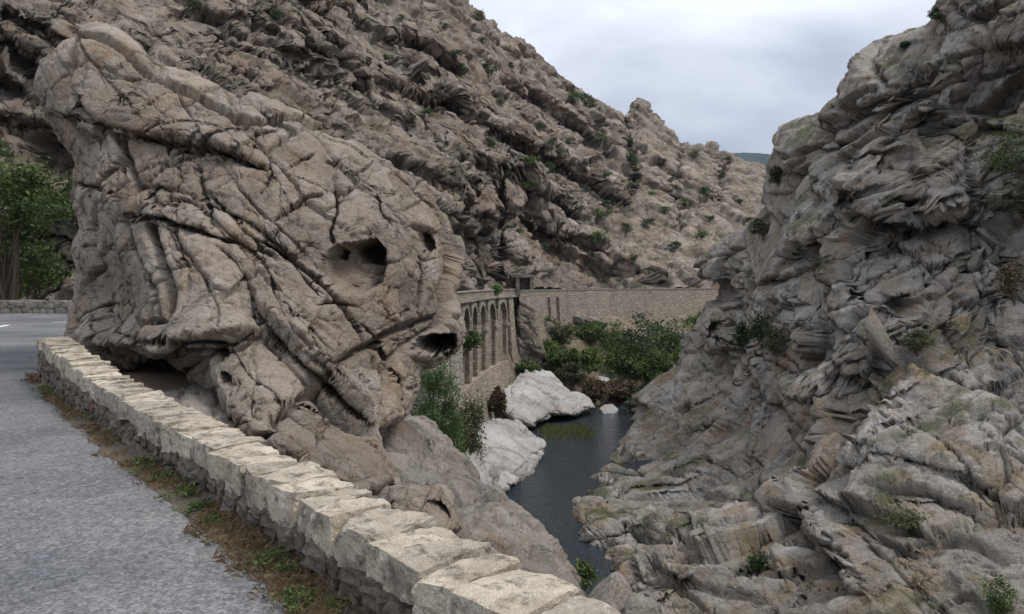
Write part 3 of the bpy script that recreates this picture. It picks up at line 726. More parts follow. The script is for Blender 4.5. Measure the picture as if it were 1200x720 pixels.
def stone_mat(name, a, b_, lich, lich_amt, k=1.0, blot=C(.07, .065, .055), blot_amt=.5):
    m, nt, b = newmat(name); N = NT(nt)
    tc = N.n('ShaderNodeTexCoord').outputs['Object']
    rnd = N.n('ShaderNodeObjectInfo').outputs['Random']
    vec = N.n('ShaderNodeVectorMath', operation='ADD'); N.l(tc, vec.inputs[0])
    sc = N.n('ShaderNodeCombineXYZ'); N.l(N.math('MULTIPLY', rnd, 37.0), sc.inputs[0]); N.l(sc.outputs[0], vec.inputs[1]); v = vec.outputs[0]
    col = N.mix(N.ramp(N.noise(v, 3 * k, 5, .6), .35, .65), a, b_)
    t = N.n('ShaderNodeMapRange'); t.inputs['To Min'].default_value = .72; t.inputs['To Max'].default_value = 1.2; N.l(rnd, t.inputs['Value'])
    col = N.mix(1.0, col, t.outputs[0], 'MULTIPLY')
    col = N.mix(N.math('MULTIPLY', N.ramp(N.noise(v, 9 * k, 6, .7, .4), .5, .62), blot_amt), col, blot)
    col = N.mix(N.math('MULTIPLY', N.ramp(N.noise(v, 13 * k, 6, .7), .54, .62), lich_amt), col, lich)
    gn = N.noise(v, 130 * k, 2, .7)
    g = N.n('ShaderNodeMapRange'); g.inputs['From Min'].default_value = .25; g.inputs['From Max'].default_value = .75
    g.inputs['To Min'].default_value = .6; g.inputs['To Max'].default_value = 1.4; N.l(gn, g.inputs['Value'])
    col = N.mix(1.0, col, g.outputs[0], 'MULTIPLY')
    N.l(col, b.inputs['Base Color']); b.inputs['Roughness'].default_value = .92
    nb = N.bump(N.noise(v, 14 * k, 7, .7), .9, .03 / k); nb = N.bump(gn, .5, .006 / k, nb)
    N.l(nb, b.inputs['Normal'])
    return m
def masonry_mat(name, a, b_, k=2.6):
    m, nt, b = newmat(name); N = NT(nt)
    tc = N.n('ShaderNodeTexCoord').outputs['Object']
    mp = N.mapping(tc, (1, 1, 1.7))
    vo = N.n('ShaderNodeTexVoronoi'); vo.inputs['Scale'].default_value = k; N.l(mp, vo.inputs['Vector'])
    ve = N.n('ShaderNodeTexVoronoi', feature='DISTANCE_TO_EDGE'); ve.inputs['Scale'].default_value = k; N.l(mp, ve.inputs['Vector'])
    sp = N.n('ShaderNodeSeparateColor'); N.l(vo.outputs['Color'], sp.inputs[0])
    col = N.mix(sp.outputs[0], a, b_)
    col = N.mix(N.math('MULTIPLY', N.ramp(N.noise(N.mapping(tc, (1, 1, .5)), .5, 5, .65), .5, .7), .45), col, C(.10, .09, .075))
    col = N.mix(N.ramp(ve.outputs['Distance'], .02, .10, C(1, 1, 1), C(0, 0, 0)), col, C(.24, .21, .17))
    N.l(col, b.inputs['Base Color']); b.inputs['Roughness'].default_value = .95
    nb = N.bump(N.ramp(ve.outputs['Distance'], 0, .16), .8, .08); nb = N.bump(N.noise(tc, 6, 5, .7), .6, .06, nb)
    N.l(nb, b.inputs['Normal'])
    return m
def leaf_mat(name, a, b_, trans=.25):
    m, nt, b = newmat(name); N = NT(nt)
    at = N.n('ShaderNodeAttribute', attribute_name='tone').outputs['Fac']
    col = N.mix(at, a, b_)
    N.l(col, b.inputs['Base Color']); b.inputs['Roughness'].default_value = .6
    t = N.n('ShaderNodeBsdfTranslucent'); N.l(col, t.inputs[0])
    mx = N.n('ShaderNodeMixShader'); mx.inputs[0].default_value = trans
    N.l(b.outputs[0], mx.inputs[1]); N.l(t.outputs[0], mx.inputs[2])
    N.l(mx.outputs[0], nt.nodes['Material Output'].inputs[0])
    return m
def flat_mat(name, c, rough=.8):
    m, nt, b = newmat(name); N = NT(nt)
    tc = N.n('ShaderNodeTexCoord').outputs['Object']
    x = N.n('ShaderNodeMapRange'); x.inputs['To Min'].default_value = .7; x.inputs['To Max'].default_value = 1.3
    N.l(N.noise(tc, 9, 5, .6), x.inputs['Value'])
    N.l(N.mix(1.0, c, x.outputs[0], 'MULTIPLY'), b.inputs['Base Color']); b.inputs['Roughness'].default_value = rough
    return m
M['asphalt'] = asphalt_mat()
M['verge'] = soil_mat('verge soil', C(.085, .068, .05), C(.14, .112, .08), C(.18, .15, .11))
M['sand'] = soil_mat('sandy soil', C(.24, .18, .125), C(.30, .235, .17), C(.20, .14, .09), .5)
M['coping'] = stone_mat('pale coping stone', C(.33, .275, .205), C(.51, .445, .35), C(.58, .54, .46), .45, 1.0, C(.09, .075, .058), .75)
M['rubble'] = stone_mat('dark rubble stone', C(.12, .10, .08), C(.25, .21, .165), C(.30, .27, .23), .35, 1.3, C(.045, .042, .036), .6)
M['mortar'] = soil_mat('old mortar', C(.13, .115, .095), C(.19, .165, .135), C(.10, .09, .075), 1.5)
M['parapet'] = stone_mat('far parapet stone', C(.24, .215, .18), C(.34, .31, .26), C(.40, .38, .34), .3, .5)
M['masonry'] = masonry_mat('rubble masonry', C(.24, .19, .14), C(.43, .36, .28), 1.9)
M['masonry_far'] = masonry_mat('retaining wall masonry', C(.25, .205, .16), C(.37, .31, .25), 1.7)
M['render'] = masonry_mat('smooth pier masonry', C(.30, .265, .22), C(.36, .325, .275), 1.2)
M['paint'] = flat_mat('worn road paint', C(.62, .62, .60))
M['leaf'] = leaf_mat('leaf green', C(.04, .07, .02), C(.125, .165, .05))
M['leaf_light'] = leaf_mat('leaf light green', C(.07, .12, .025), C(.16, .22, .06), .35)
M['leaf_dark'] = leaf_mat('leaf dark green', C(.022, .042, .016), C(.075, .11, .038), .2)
M['leaf_grey'] = leaf_mat('leaf grey green', C(.06, .07, .035), C(.13, .135, .065))
M['leaf_brown'] = leaf_mat('brown twigs', C(.08, .06, .035), C(.17, .125, .07))
M['pine'] = leaf_mat('pine needles', C(.035, .07, .022), C(.10, .155, .05))
M['dry'] = leaf_mat('dry grass', C(.13, .09, .05), C(.27, .20, .115))
M['reed'] = leaf_mat('reeds', C(.09, .10, .035), C(.20, .19, .075))
M['bark'] = flat_mat('bark', C(.10, .075, .055), .9)

# ------------------------------------------------------------------ ground: the valley floor, out to the horizon
XC = ([-200, 20, 30, 46, 59, 73, 83, 100, 125, 300], [20, 6, 3.0, 1.2, 4.8, 7.4, 11, 16, 24, 30])
def valley_z(x, y):
    xc = np.interp(y, *XC); hw = np.interp(y, [0, 46, 60, 75, 83, 95], [3.5, 3.2, 3.4, 4.4, 2.2, 1.0])
    tl = xc - hw - x; tr = x - xc - hw
    z = -13.7 + np.where(tl > 0, .38 * np.clip(tl, 0, 8) + 2.2 * np.clip(tl - 8, 0, 20), 0) + np.where(tr > 0, .22 * np.clip(tr, 0, 40), 0)
    k = np.clip((y - 80) / 36, 0, 1); z = z + k * k * (3 - 2 * k) * 9.0
    return np.minimum(z, -.45)
def ground():
    a = np.linspace(-1, 1, 240)
    x = 6 + 50 * a + 4000 * np.sign(a) * np.clip(np.abs(a) - .8, 0, 1) ** 2 * 25
    y = 60 + 75 * a + 4000 * np.sign(a) * np.clip(np.abs(a) - .8, 0, 1) ** 2 * 25
    X, Y = np.meshgrid(x, y)
    Z = valley_z(X, Y)
    p = np.stack([X, Y, Z], -1).reshape(-1, 3).astype(F32)
    near = (np.hypot(X - 6, Y - 60) < 150).ravel()
    Z = Z.ravel() + near * np.where(Z.ravel() < -1, .55 * fbm(p, .3, 4, .55, 5) + .35 * fbm(p, .9, 3, .5, 6, ridged=True), 0)
    Z = np.minimum(Z, -.4)
    p[:, 2] = Z
    o = mesh_np('ground', p, grid_quads(240, 240), None, True, M['valley']); tag(o, kind='structure')
ground()

# ------------------------------------------------------------------ road
ROAD_R = [(9.0, -9.0), (2.2, -.7), (1.05, .95), (-.42, 2.85), (-1.06, 3.73), (-1.83, 4.72), (-2.73, 5.8), (-4.25, 7.66), (-6.4, 10.4), (-8.4, 13.0), (-9.6, 15.0), (-11.5, 18.5), (-13.5, 23), (-14.6, 28), (-13.6, 33), (-10.5, 38), (-7.6, 44), (-6.0, 50), (-5.2, 55)]
ROAD_L = [(-2, -16), (-7.0, -8), (-9.0, -5.5), (-10.2, -4), (-10.8, -3.2), (-11.5, -2), (-13, 0), (-15.5, 4), (-18.5, 9), (-21, 14), (-22.5, 18), (-26, 24), (-30, 31), (-31, 36), (-28, 40.2), (-17, 41.0), (-14, 46), (-12, 51), (-11, 56)]
def strip(name, A, B, z, nx, mat, kind=None, zf=None):
    A, B = np.array(A, float), np.array(B, float)
    t = np.linspace(0, 1, nx)[None, :, None]
    P = A[:, None] * (1 - t) + B[:, None] * t
    Z = np.full(P.shape[:2] + (1,), z)
    V = np.concatenate([P, Z], -1).reshape(-1, 3)
    if zf is not None: V[:, 2] += zf(V)
    o = mesh_np(name, V, grid_quads(len(A), nx), None, True, mat)
    if kind: tag(o, kind=kind)
    return o
def smooth_path(X, n):
    X = np.array(X, float); t = np.linspace(0, len(X) - 1, n); i = np.minimum(t.astype(int), len(X) - 2); f = (t - i)[:, None]
    g = lambda k: X[np.clip(k, 0, len(X) - 1)]
    p0, p1, p2, p3 = g(i - 1), g(i), g(i + 1), g(i + 2)
    return .5 * (2 * p1 + (p2 - p0) * f + (2 * p0 - 5 * p1 + 4 * p2 - p3) * f ** 2 + (3 * p1 - p0 - 3 * p2 + p3) * f ** 3)
_rr = smooth_path(ROAD_R, 160); _rt = np.gradient(_rr, axis=0); _rt /= np.linalg.norm(_rt, axis=1, keepdims=True)
strip('road', _rr + np.stack([_rt[:, 1], -_rt[:, 0]], 1) * .42, smooth_path(ROAD_L, 160), 0.0, 2, M['asphalt'], 'structure')
VIA = [(-5.2, 50), (-4.75, 55), (-4.2, 58.6), (-3.76, 62), (-3.4, 67), (-2.9, 72), (-2.15, 77), (-1.1, 82), (-.2, 85.3), (1.6, 91), (3.4, 96), (7.4, 103), (14.5, 112), (25, 120), (34, 126), (42, 131)]
def off(path, d):
    out = []
    for i, p in enumerate(path):
        a = Vector(path[max(i - 1, 0)]); b = Vector(path[min(i + 1, len(path) - 1)]); t = (b - a).normalized()
        out.append((p[0] - t.y * d, p[1] + t.x * d))      # + = left of travel
    return out
strip('viaduct_road', off(VIA, .2), off(VIA, 6.0), -.004, 2, M['asphalt'], 'structure')
for name_pts in ([(62, 378, 31.0), (83, 377.3, 31.6)], [(-8, 384.5, 27.6), (10, 381.0, 29.0)]):
    (u0, v0, _), (u1, v1, _) = name_pts
    d0, d1 = EYE * FPX / (v0 - HOR), EYE * FPX / (v1 - HOR)
    p, q = Vector(((u0 - 600) / FPX * d0, d0, .004)), Vector(((u1 - 600) / FPX * d1, d1, .004))
    n = (q - p).cross(Vector((0, 0, 1))).normalized() * .11
    mb = MB(); mb.add([p + n, q + n, q - n, p - n], [(0, 1, 2, 3)])
    tag(mb.build('road_marking', M['paint']), kind='structure')

# ------------------------------------------------------------------ stone helpers
import bmesh
def stone_mesh(name, size, seed, cuts=3, rough=.06, rnd=.25, mat=None, skew=.12, chop=9, lim=(1.05, 1.35)):
    """a rough-hewn block about the origin"""
    bm = bmesh.new(); bmesh.ops.create_cube(bm, size=2.0)
    if cuts: bmesh.ops.subdivide_edges(bm, edges=bm.edges[:], cuts=cuts, use_grid_fill=True)
    V = np.array([v.co[:] for v in bm.verts], F32)
    r = np.linalg.norm(V, axis=1, keepdims=True); inf = np.abs(V).max(1, keepdims=True)
    V = V * (1 - rnd * (r / inf - 1) / .732 * .55)
    rg = np.random.RandomState(seed)
    sk = rg.uniform(-skew, skew, (2, 3)); V = V + np.stack([sk[0, 0] * V[:, 1] * .5 + sk[0, 1] * V[:, 2] * .4, sk[0, 2] * V[:, 0] * .25, sk[1, 0] * V[:, 0] * V[:, 1] * .5], 1)
    # chopped faces: a few random planes shear corners off
    for _ in range(chop):
        nn = rg.normal(size=3); nn /= np.linalg.norm(nn); dlim = rg.uniform(*lim)
        dd = V @ nn - dlim; V = V - np.clip(dd, 0, None)[:, None] * nn
    q = V * np.array(size, F32) * 0.5
    k = 1.0 / max(.05, float(np.mean(size)))
    off_ = rg.uniform(-50, 50, 3).astype(F32)
    n = V / (np.linalg.norm(V, axis=1, keepdims=True) + 1e-6)
    am = rough * float(min(size))
    q = q + n * (am * fbm((q + off_).astype(F32), 2.2 * k, 4, .6, seed))[:, None] + n * (.5 * am * fbm((q + off_).astype(F32), 7 * k, 2, .6, seed + 3))[:, None]
    for v, c in zip(bm.verts, q): v.co = c
    me = bpy.data.meshes.new(name); bm.to_mesh(me); bm.free()
    if mat: me.materials.append(mat)
    return me

# ------------------------------------------------------------------ parapet beside the road
WALL = [(1.55, .75, .40), (.6, 1.95, .40), (-.22, 3.0, .40), (-.96, 3.95, .40), (-2.0, 5.25, .40), (-2.98, 6.43, .41), (-4.7, 8.5, .47), (-5.9, 9.93, .57), (-8.1, 12.75, .73)]
def path_at(path, s):
    acc = 0
    for i in range(len(path) - 1):
        a, b = Vector(path[i]), Vector(path[i + 1]); L = (b.xy - a.xy).length
        if s <= acc + L or i == len(path) - 2:
            t = (s - acc) / L; p = a.lerp(b, t); tg = (b.xy - a.xy).normalized(); return p, tg
        acc += L
def path_len(path): return sum((Vector(path[i + 1]).xy - Vector(path[i]).xy).length for i in range(len(path) - 1))
def stone_wall(name, label, path, width, cap_h, cap_len, st_w, st_h, mats, seed, cuts_cap, side=1, both=False, s0=0.0, group=None, base=-1.3, rough=.10):
    """side = +1: the body lies to the right of the travel direction, the stone face shows on its left"""
    rg = random.Random(seed)
    L = path_len(path); p0, _ = path_at(path, L * .5)
    t = thing(name, label, 'wall', (p0.x, p0.y, 0), group)
    inv = Vector((p0.x, p0.y, 0))
    # core
    V = []; F = []; n = 0; S = np.linspace(0, L, max(2, int(L / .5)))
    for s in S:
        p, tg = path_at(path, s); nr = Vector((tg.y, -tg.x)) * side
        a = p.xy + nr * .045; b = p.xy + nr * (width - .04); zt = p.z - cap_h * .55
        V += [Vector((a.x, a.y, base)) - inv, Vector((a.x, a.y, zt)) - inv, Vector((b.x, b.y, zt)) - inv, Vector((b.x, b.y, base)) - inv]
    for i in range(len(S) - 1):
        for k in range(4): F.append((4 * i + k, 4 * i + (k + 1) % 4, 4 * i + 4 + (k + 1) % 4, 4 * i + 4 + k))
    F += [(0, 1, 2, 3), tuple(4 * (len(S) - 1) + k for k in (3, 2, 1, 0))]
    mb = MB(); mb.add(V, F); mb.build('mortar_core', mats[2], t)
    # coping
    s = s0; k = 0
    while s < L - .05:
        ln = rg.uniform(*cap_len)
        if L - s - ln < cap_len[0] * .6: ln = L - s
        p, tg = path_at(path, s + ln / 2); nr = Vector((tg.y, -tg.x)) * side
        hh = cap_h * rg.uniform(.9, 1.18); ww = width * rg.uniform(.95, 1.1)
        me = stone_mesh('coping_stone', (ln * .975, ww, hh), seed * 100 + k, cuts_cap, rough, .10, mats[0], .4, 5, (1.2, 1.5))
        o = link('coping_stone', me, None, t)
        c = p.xy + nr * (width / 2 + rg.uniform(-.025, .015))
        o.location = Vector((c.x, c.y, p.z - hh / 2 + rg.uniform(-.012, .012))) - inv
        o.rotation_euler = (rg.uniform(-.03, .03), rg.uniform(-.03, .03), math.atan2(tg.y, tg.x) + rg.uniform(-.05, .05) + (.12 if side > 0 and cuts_cap > 5 else 0))
        s += ln; k += 1
    # rubble face
    pool = [stone_mesh('face_stone', (1, 1, 1), seed * 100 + 500 + i, 4 if cuts_cap > 4 else 1, .22, .28, mats[1]) for i in range(10)]
    faces = [0, 1] if both else [0]
    for fc in faces:
        p, tg = path_at(path, 0)
        hmax = max(q[2] for q in path)
        rows = max(2, round((hmax - cap_h) / st_h))
        for r in range(rows):
            s = s0 + rg.uniform(0, .1)
            while s < L:
                ln = rg.uniform(*st_w); p, tg = path_at(path, min(L, s + ln / 2)); nr = Vector((tg.y, -tg.x)) * side
                H = p.z - cap_h * .92 + .05
                rr = max(2, round(H / st_h)) if rows > 2 else rows
                if r < rr:
                    hh = H / rr; o = link('face_stone', pool[rg.randrange(10)], None, t)
                    dz = rg.uniform(-.12, .12) * hh
                    dep = .20 * min(1.0, width / .43) + .05
                    c = p.xy + nr * (dep * .5 - rg.uniform(.0, .035) if fc == 0 else width - dep * .5 + rg.uniform(0, .03))
                    o.location = Vector((c.x, c.y, -.05 + (r + .5) * hh + dz)) - inv
                    o.scale = (ln * rg.uniform(.46, .54), dep * .5, hh * rg.uniform(.46, .62))
                    o.scale = tuple(x * 2 for x in o.scale)
                    o.rotation_euler = (rg.uniform(-.08, .08), rg.uniform(-.22, .22), math.atan2(tg.y, tg.x) + rg.uniform(-.1, .1))
                s += ln * .97
    return t
stone_wall('parapet_wall', 'low rubble stone parapet with pale coping slabs along the asphalt road', WALL, .43, .20, (.22, .42), (.12, .30), .15,
           (M['coping'], M['rubble'], M['mortar']), 11, 8, side=1, s0=.6)
stone_wall('parapet_wall', 'distant low stone parapet across the road bend below the leafy tree', [(-32, 41.2, .70), (-26, 41.4, .70), (-19, 41.2, .70), (-15, 43.2, .7)], .5, .2, (.5, 1.1), (.35, .7), .27,
           (M['parapet'], M['parapet'], M['mortar']), 12, 2, side=-1, both=True, rough=.1)

# verge of soil and dry litter between asphalt and parapet
_we = [(-.22 - .27, 3.0 - .22)]
vA = [tuple(q) for q in smooth_path(ROAD_R, 160)[18:82]]
vB = []
for a in vA:
    best = min((( (Vector(a) - path_at(WALL, s)[0].xy).length, s) for s in np.linspace(0, path_len(WALL), 160)))
    p, tg = path_at(WALL, best[1]); nr = Vector((tg.y, -tg.x)); vB.append(tuple(p.xy + nr * .1))
def dens(A, n):
    A = np.array(A); t = np.linspace(0, len(A) - 1, n); i = np.minimum(t.astype(int), len(A) - 2); f = (t - i)[:, None]
    return A[i] * (1 - f) + A[i + 1] * f
vA, vB = dens(vA, 240), dens(vB, 240)
jit = fbm(np.c_[vA, np.zeros(len(vA))].astype(F32), 2.5, 3, .6, 9)[:, None] * .10
dirn = (vB - vA) / np.linalg.norm(vB - vA, axis=1, keepdims=True)
vA = vA + dirn * (jit - .03)
strip('verge', vA, vB, .004, 14, M['verge'], 'structure', lambda V: np.tile(np.linspace(0, 1, 14), 240) * .05 + .02 * np.clip(fbm(V.astype(F32), 6, 3, .6, 4), 0, 1) * np.tile(np.clip(np.linspace(0, 3, 14), 0, 1), 240))

# ------------------------------------------------------------------ viaduct
def seg_frame(a, b):
    a, b = Vector(a), Vector(b); t = (b - a).normalized(); n = Vector((t.y, -t.x)); return a, b, t, n      # n points to the river side
via = thing('viaduct', 'tall stone viaduct with five narrow arches carrying the road above the river', 'bridge', (-3, 70, -12))
vo = Vector((-3, 70, -12))
def vpart(name, mb, mat, par=None):
    mb.v = [tuple(Vector(p) - vo) for p in mb.v]; return mb.build(name, mat, par or via)
CEN = [(-3.76, 62), (-3.4, 67), (-2.9, 72), (-2.15, 77), (-1.1, 82)]
BND = [(-4.05, 59.5)] + [tuple((Vector(CEN[i]) + Vector(CEN[i + 1])) / 2) for i in range(4)] + [(-.45, 84.5)]
def wall_seg(mb, a, b, z0, z1, th, out=0.0, batter=0.0):
    a, b, t, n = seg_frame(a, b)
    p = [a + n * (out + batter), b + n * (out + batter), b - n * th, a - n * th]; q = [a + n * out, b + n * out, b - n * th, a - n * th]
    mb.add([(x.x, x.y, z0) for x in p] + [(x.x, x.y, z1) for x in q], [(3, 2, 1, 0), (4, 5, 6, 7), (0, 1, 5, 4), (1, 2, 6, 5), (2, 3, 7, 6), (3, 0, 4, 7)])
bot = [-7.0, -7.0, -7.0, -7.0, -7.0]
for k in range(5):
    a, b, t, n = seg_frame(BND[k], BND[k + 1]); L = (b - a).length; r = L * .36; zs = -.42 - r
    # spandrel with its arch
    poly = [(0, 0), (0, zs)] + [(L / 2 - r * math.cos(x), zs + r * math.sin(x)) for x in np.linspace(0, math.pi, 15)] + [(L, zs), (L, 0)]
    poly = [(min(L, max(0, x)), z) for x, z in poly]
    mb = MB(); xs = [q[0] for q in poly]
    arch = [(L / 2 - r * math.cos(x), zs + r * math.sin(x)) for x in np.linspace(0, math.pi, 15)]
    def P3(x, z, o): c = a + t * x + n * o; return Vector((c.x, c.y, z))
    for i in range(14):
        (x0, z0), (x1, z1) = arch[i], arch[i + 1]
        mb.prism([P3(x0, z0, .0), P3(x1, z1, .0), P3(x1, .05, .0), P3(x0, .05, .0)], (-n.x * 1.6, -n.y * 1.6, 0))
    sp_ = vpart('spandrel', mb, M['masonry'])
    mb = MB()                                             # ring of the arch, a little proud
    for i in range(14):
        (x0, z0), (x1, z1) = arch[i], arch[i + 1]; c0 = (L / 2, zs)
        e0 = (c0[0] + (x0 - c0[0]) * 1.17, c0[1] + (z0 - c0[1]) * 1.17); e1 = (c0[0] + (x1 - c0[0]) * 1.17, c0[1] + (z1 - c0[1]) * 1.17)
        mb.prism([P3(x0, z0, .06), P3(x1, z1, .06), P3(*e1, .06), P3(*e0, .06)], (-n.x * .5, -n.y * .5, 0))
    vpart('arch_ring', mb, M['render'], sp_)
    mb = MB(); wall_seg(mb, a + t * (L / 2 - r - .05), b - t * (L / 2 - r - .05), bot[k] - 1, .04, .4, -2.4); vpart('arch_back', mb, M['masonry'])
    mb = MB(); wall_seg(mb, a, b, -14.5, bot[k], 3.0, .25, 1.5); vpart('base_wall', mb, M['masonry'])
for k in range(6):
    c = Vector(BND[k]); a = Vector(BND[max(k - 1, 0)]); b = Vector(BND[min(k + 1, 5)]); t = (b - a).normalized(); hw = .71 if 0 < k < 5 else .8
    zb = (bot[max(k - 1, 0)] + bot[min(k, 4)]) / 2
    mb = MB(); wall_seg(mb, c - t * hw, c + t * hw, zb - 1.0, -2.2, 2.5, -.02, .05); pr_ = vpart('pier', mb, M['masonry'])
    mb = MB(); wall_seg(mb, c - t * (hw + .12), c + t * (hw + .12), -3.15, -2.85, 1.0, .14); vpart('impost', mb, M['render'], pr_)
mb = MB(); wall_seg(mb, (-5.3, 47), (-4.75, 55), -14.5, .05, 3, 0, .6); vpart('abutment', mb, M['render'])
mb = MB(); wall_seg(mb, (-4.75, 55), (-4.12, 58.7), -14.5, .05, 3, .04, .7); vpart('abutment', mb, M['render'])
mb = MB(); wall_seg(mb, (-.42, 84.6), (.1, 86.2), -13, .05, 3, .04, .9); vpart('abutment', mb, M['masonry'])
top = off(VIA[:9] + [(.3, 87)], 0)
mb = MB(); mc = MB(); mk = MB()
for i in range(len(top) - 1):
    wall_seg(mb, top[i], top[i + 1], .32, .86, .4, -.02); wall_seg(mc, top[i], top[i + 1], .05, .32, .6, .2); wall_seg(mk, top[i], top[i + 1], .86, .98, .5, .06)
pp_ = vpart('parapet', mb, M['masonry']); vpart('cornice', mc, M['render']); vpart('coping', mk, M['parapet'], pp_)

# far retaining wall under the same road
rw = thing('retaining_wall', 'long tan masonry retaining wall carrying the road across the valley head', 'wall', (14, 110, -6))
ro = Vector((14, 110, -6)); RW = [(1.0, 90.5), (3.4, 96), (7.4, 103), (14.5, 112), (25, 120), (34, 126), (42, 131)]
def rpart(name, mb, mat):
    mb.v = [tuple(Vector(p) - ro) for p in mb.v]; return mb.build(name, mat, rw)
mb = MB(); mk = MB()
for i in range(len(RW) - 1):
    wall_seg(mb, RW[i], RW[i + 1], -9, .62, 1.2, 0, .9); wall_seg(mk, RW[i], RW[i + 1], .62, .80, .5, .07)
wf_ = rpart('wall_face', mb, M['masonry_far']); rpart('coping', mk, M['parapet']).parent = wf_
for s, w, d in ((.30, .9, .45), (.62, .8, .5)):
    a, b = Vector(RW[1]).lerp(Vector(RW[2]), s), Vector(RW[1]).lerp(Vector(RW[2]), s + .07 * w)
    mb = MB(); wall_seg(mb, a, b, -8, -.2, 1, d, .5); rpart('buttress', mb, M['masonry'])
# ------------------------------------------------------------------ water
def water_mat():
    m, nt, b = newmat('river water'); N = NT(nt)
    tc = N.n('ShaderNodeTexCoord').outputs['Object']
    b.inputs['Base Color'].default_value = C(.022, .032, .04); b.inputs['Roughness'].default_value = .07
    b.inputs['IOR'].default_value = 1.33; b.inputs['Specular IOR Level'].default_value = .5
    h = N.math('ADD', N.noise(N.mapping(tc, (1, .55, 1), (0, 0, .25)), 1.5, 4, .65, .4), N.math('MULTIPLY', N.noise(tc, 7.5, 3, .6), .35))
    N.l(N.bump(h, 1.0, .55), b.inputs['Normal'])
    return m
M['water'] = water_mat()
mb = MB(); mb.add([(-9, 12, -12.5), (26, 12, -12.5), (30, 97, -12.5), (-9, 97, -12.5)], [(0, 1, 2, 3)])
tag(mb.build('river', M['water']), kind='structure')

# ------------------------------------------------------------------ river rocks, each a body of its own
Rr = [frame(35, 20, 30), frame(30, 10, -15), frame(40, 20, 0)]
def river_rock(label, c, outline, anchors, n, wrap, seed, group=None, mat='river_rock', levels=None, name='river_rock', round_m=2.0, round_px=14, fine=.08, **kw):
    o = rock_mass(name, M[mat], c, outline, anchors, n, wrap, levels or [((5.0, 4.5, 1.9), .40, .5, .09), ((1.8, 1.8, .8), .14, .22, .05), ((.7, .7, .35), .05, .08, .03)], Rr, seed, fine, .7,
                  round_m=round_m, round_px=round_px, sag=.1, crisp=6, smooth=False, **kw)
    return tag(o, label, 'rock', group)
river_rock('smooth white granite hump at the water edge under the viaduct', (600, 530),
    [(552, 505), (575, 488), (605, 492), (640, 516), (642, 526), (628, 550), (606, 573), (585, 578), (566, 562), (553, 540)],
    [(555, 505, 57), (600, 492, 63), (640, 517, 64), (600, 530, 56), (640, 528, 61), (605, 572, 50.5), (570, 560, 50), (555, 535, 53)], 150, (-3, 6, -4), 201)
river_rock('broad pale granite shelf between the arches and the river', (635, 465),
    [(592, 455), (618, 433), (645, 437), (662, 452), (690, 466), (697, 478), (672, 488), (645, 488), (625, 500), (600, 492), (585, 480)],
    [(592, 455, 77), (618, 434, 83), (660, 452, 82), (695, 476, 79), (645, 487, 74), (600, 490, 69), (640, 465, 77)], 150, (-3, 6, -3), 211)
river_rock('low pale rock slope at the foot of the grey abutment pier', (558, 570),
    [(520, 545), (545, 530), (560, 535), (580, 580), (592, 600), (580, 625), (545, 605), (525, 575)],
    [(520, 545, 40), (560, 535, 47), (585, 590, 43), (560, 590, 36), (535, 580, 35)], 110, (-4, 5, -5), 221)
river_rock('small white boulder standing in the shallows', (713, 482), [(702, 480), (707, 474), (718, 473), (725, 480), (722, 488), (706, 489)],
    [(702, 480, 81.5), (725, 480, 81.5), (713, 475, 82), (713, 488, 80.5)], 50, (0, 1.5, -.8), 231, round_m=.8, round_px=5, fine=.04, levels=[((2, 2, 1), .08, .1, .05)])
river_rock('rounded pale boulder beside the brown scrub upstream', (708, 452), [(694, 452), (702, 440), (714, 443), (719, 458), (708, 468), (697, 464)],
    [(694, 452, 89), (708, 442, 90), (718, 458, 89), (706, 466, 87)], 60, (0, 2, -1), 232, round_m=1.2, round_px=7, fine=.05, levels=[((2, 2, 1), .1, .1, .05)])
river_rock('brown jagged rock pillar at the end of the viaduct', (619, 390),
    [(606, 345), (618, 348), (628, 362), (632, 390), (640, 420), (630, 438), (608, 440), (604, 400), (603, 365)],
    [(606, 346, 88.5), (628, 362, 89), (620, 390, 87), (638, 420, 88), (608, 438, 86), (604, 390, 87.5)], 110, (1.5, 5, -1), 241, mat='hill', name='rock_pillar',
    levels=[((4, 3, 1.8), .5, .5, .12), ((1.5, 1.5, .7), .18, .25, .06)], round_m=1.2, round_px=8, fine=.12)

# sandy shelter floor between the parapet and the overhang
sp = np.array([(-9.2, 14.3), (-8.0, 13.1), (-6.3, 11.0), (-5.2, 9.6), (-4.3, 8.5)]); sq = np.array([(-7.5, 18.0), (-5.5, 16.5), (-4.4, 14.0), (-3.8, 12.0), (-3.6, 9.6)])
strip('sandy_ground', smooth_path(sp, 60), smooth_path(sq, 60), .10, 40, M['sand'], 'structure', lambda V: .10 * fbm(V.astype(F32), .8, 4, .6, 33) - np.clip(np.tile(np.linspace(0, 1, 40), 60) - .75, 0, 1) * 0 - .30 * np.repeat(np.linspace(0, 1, 60), 40) ** 2)
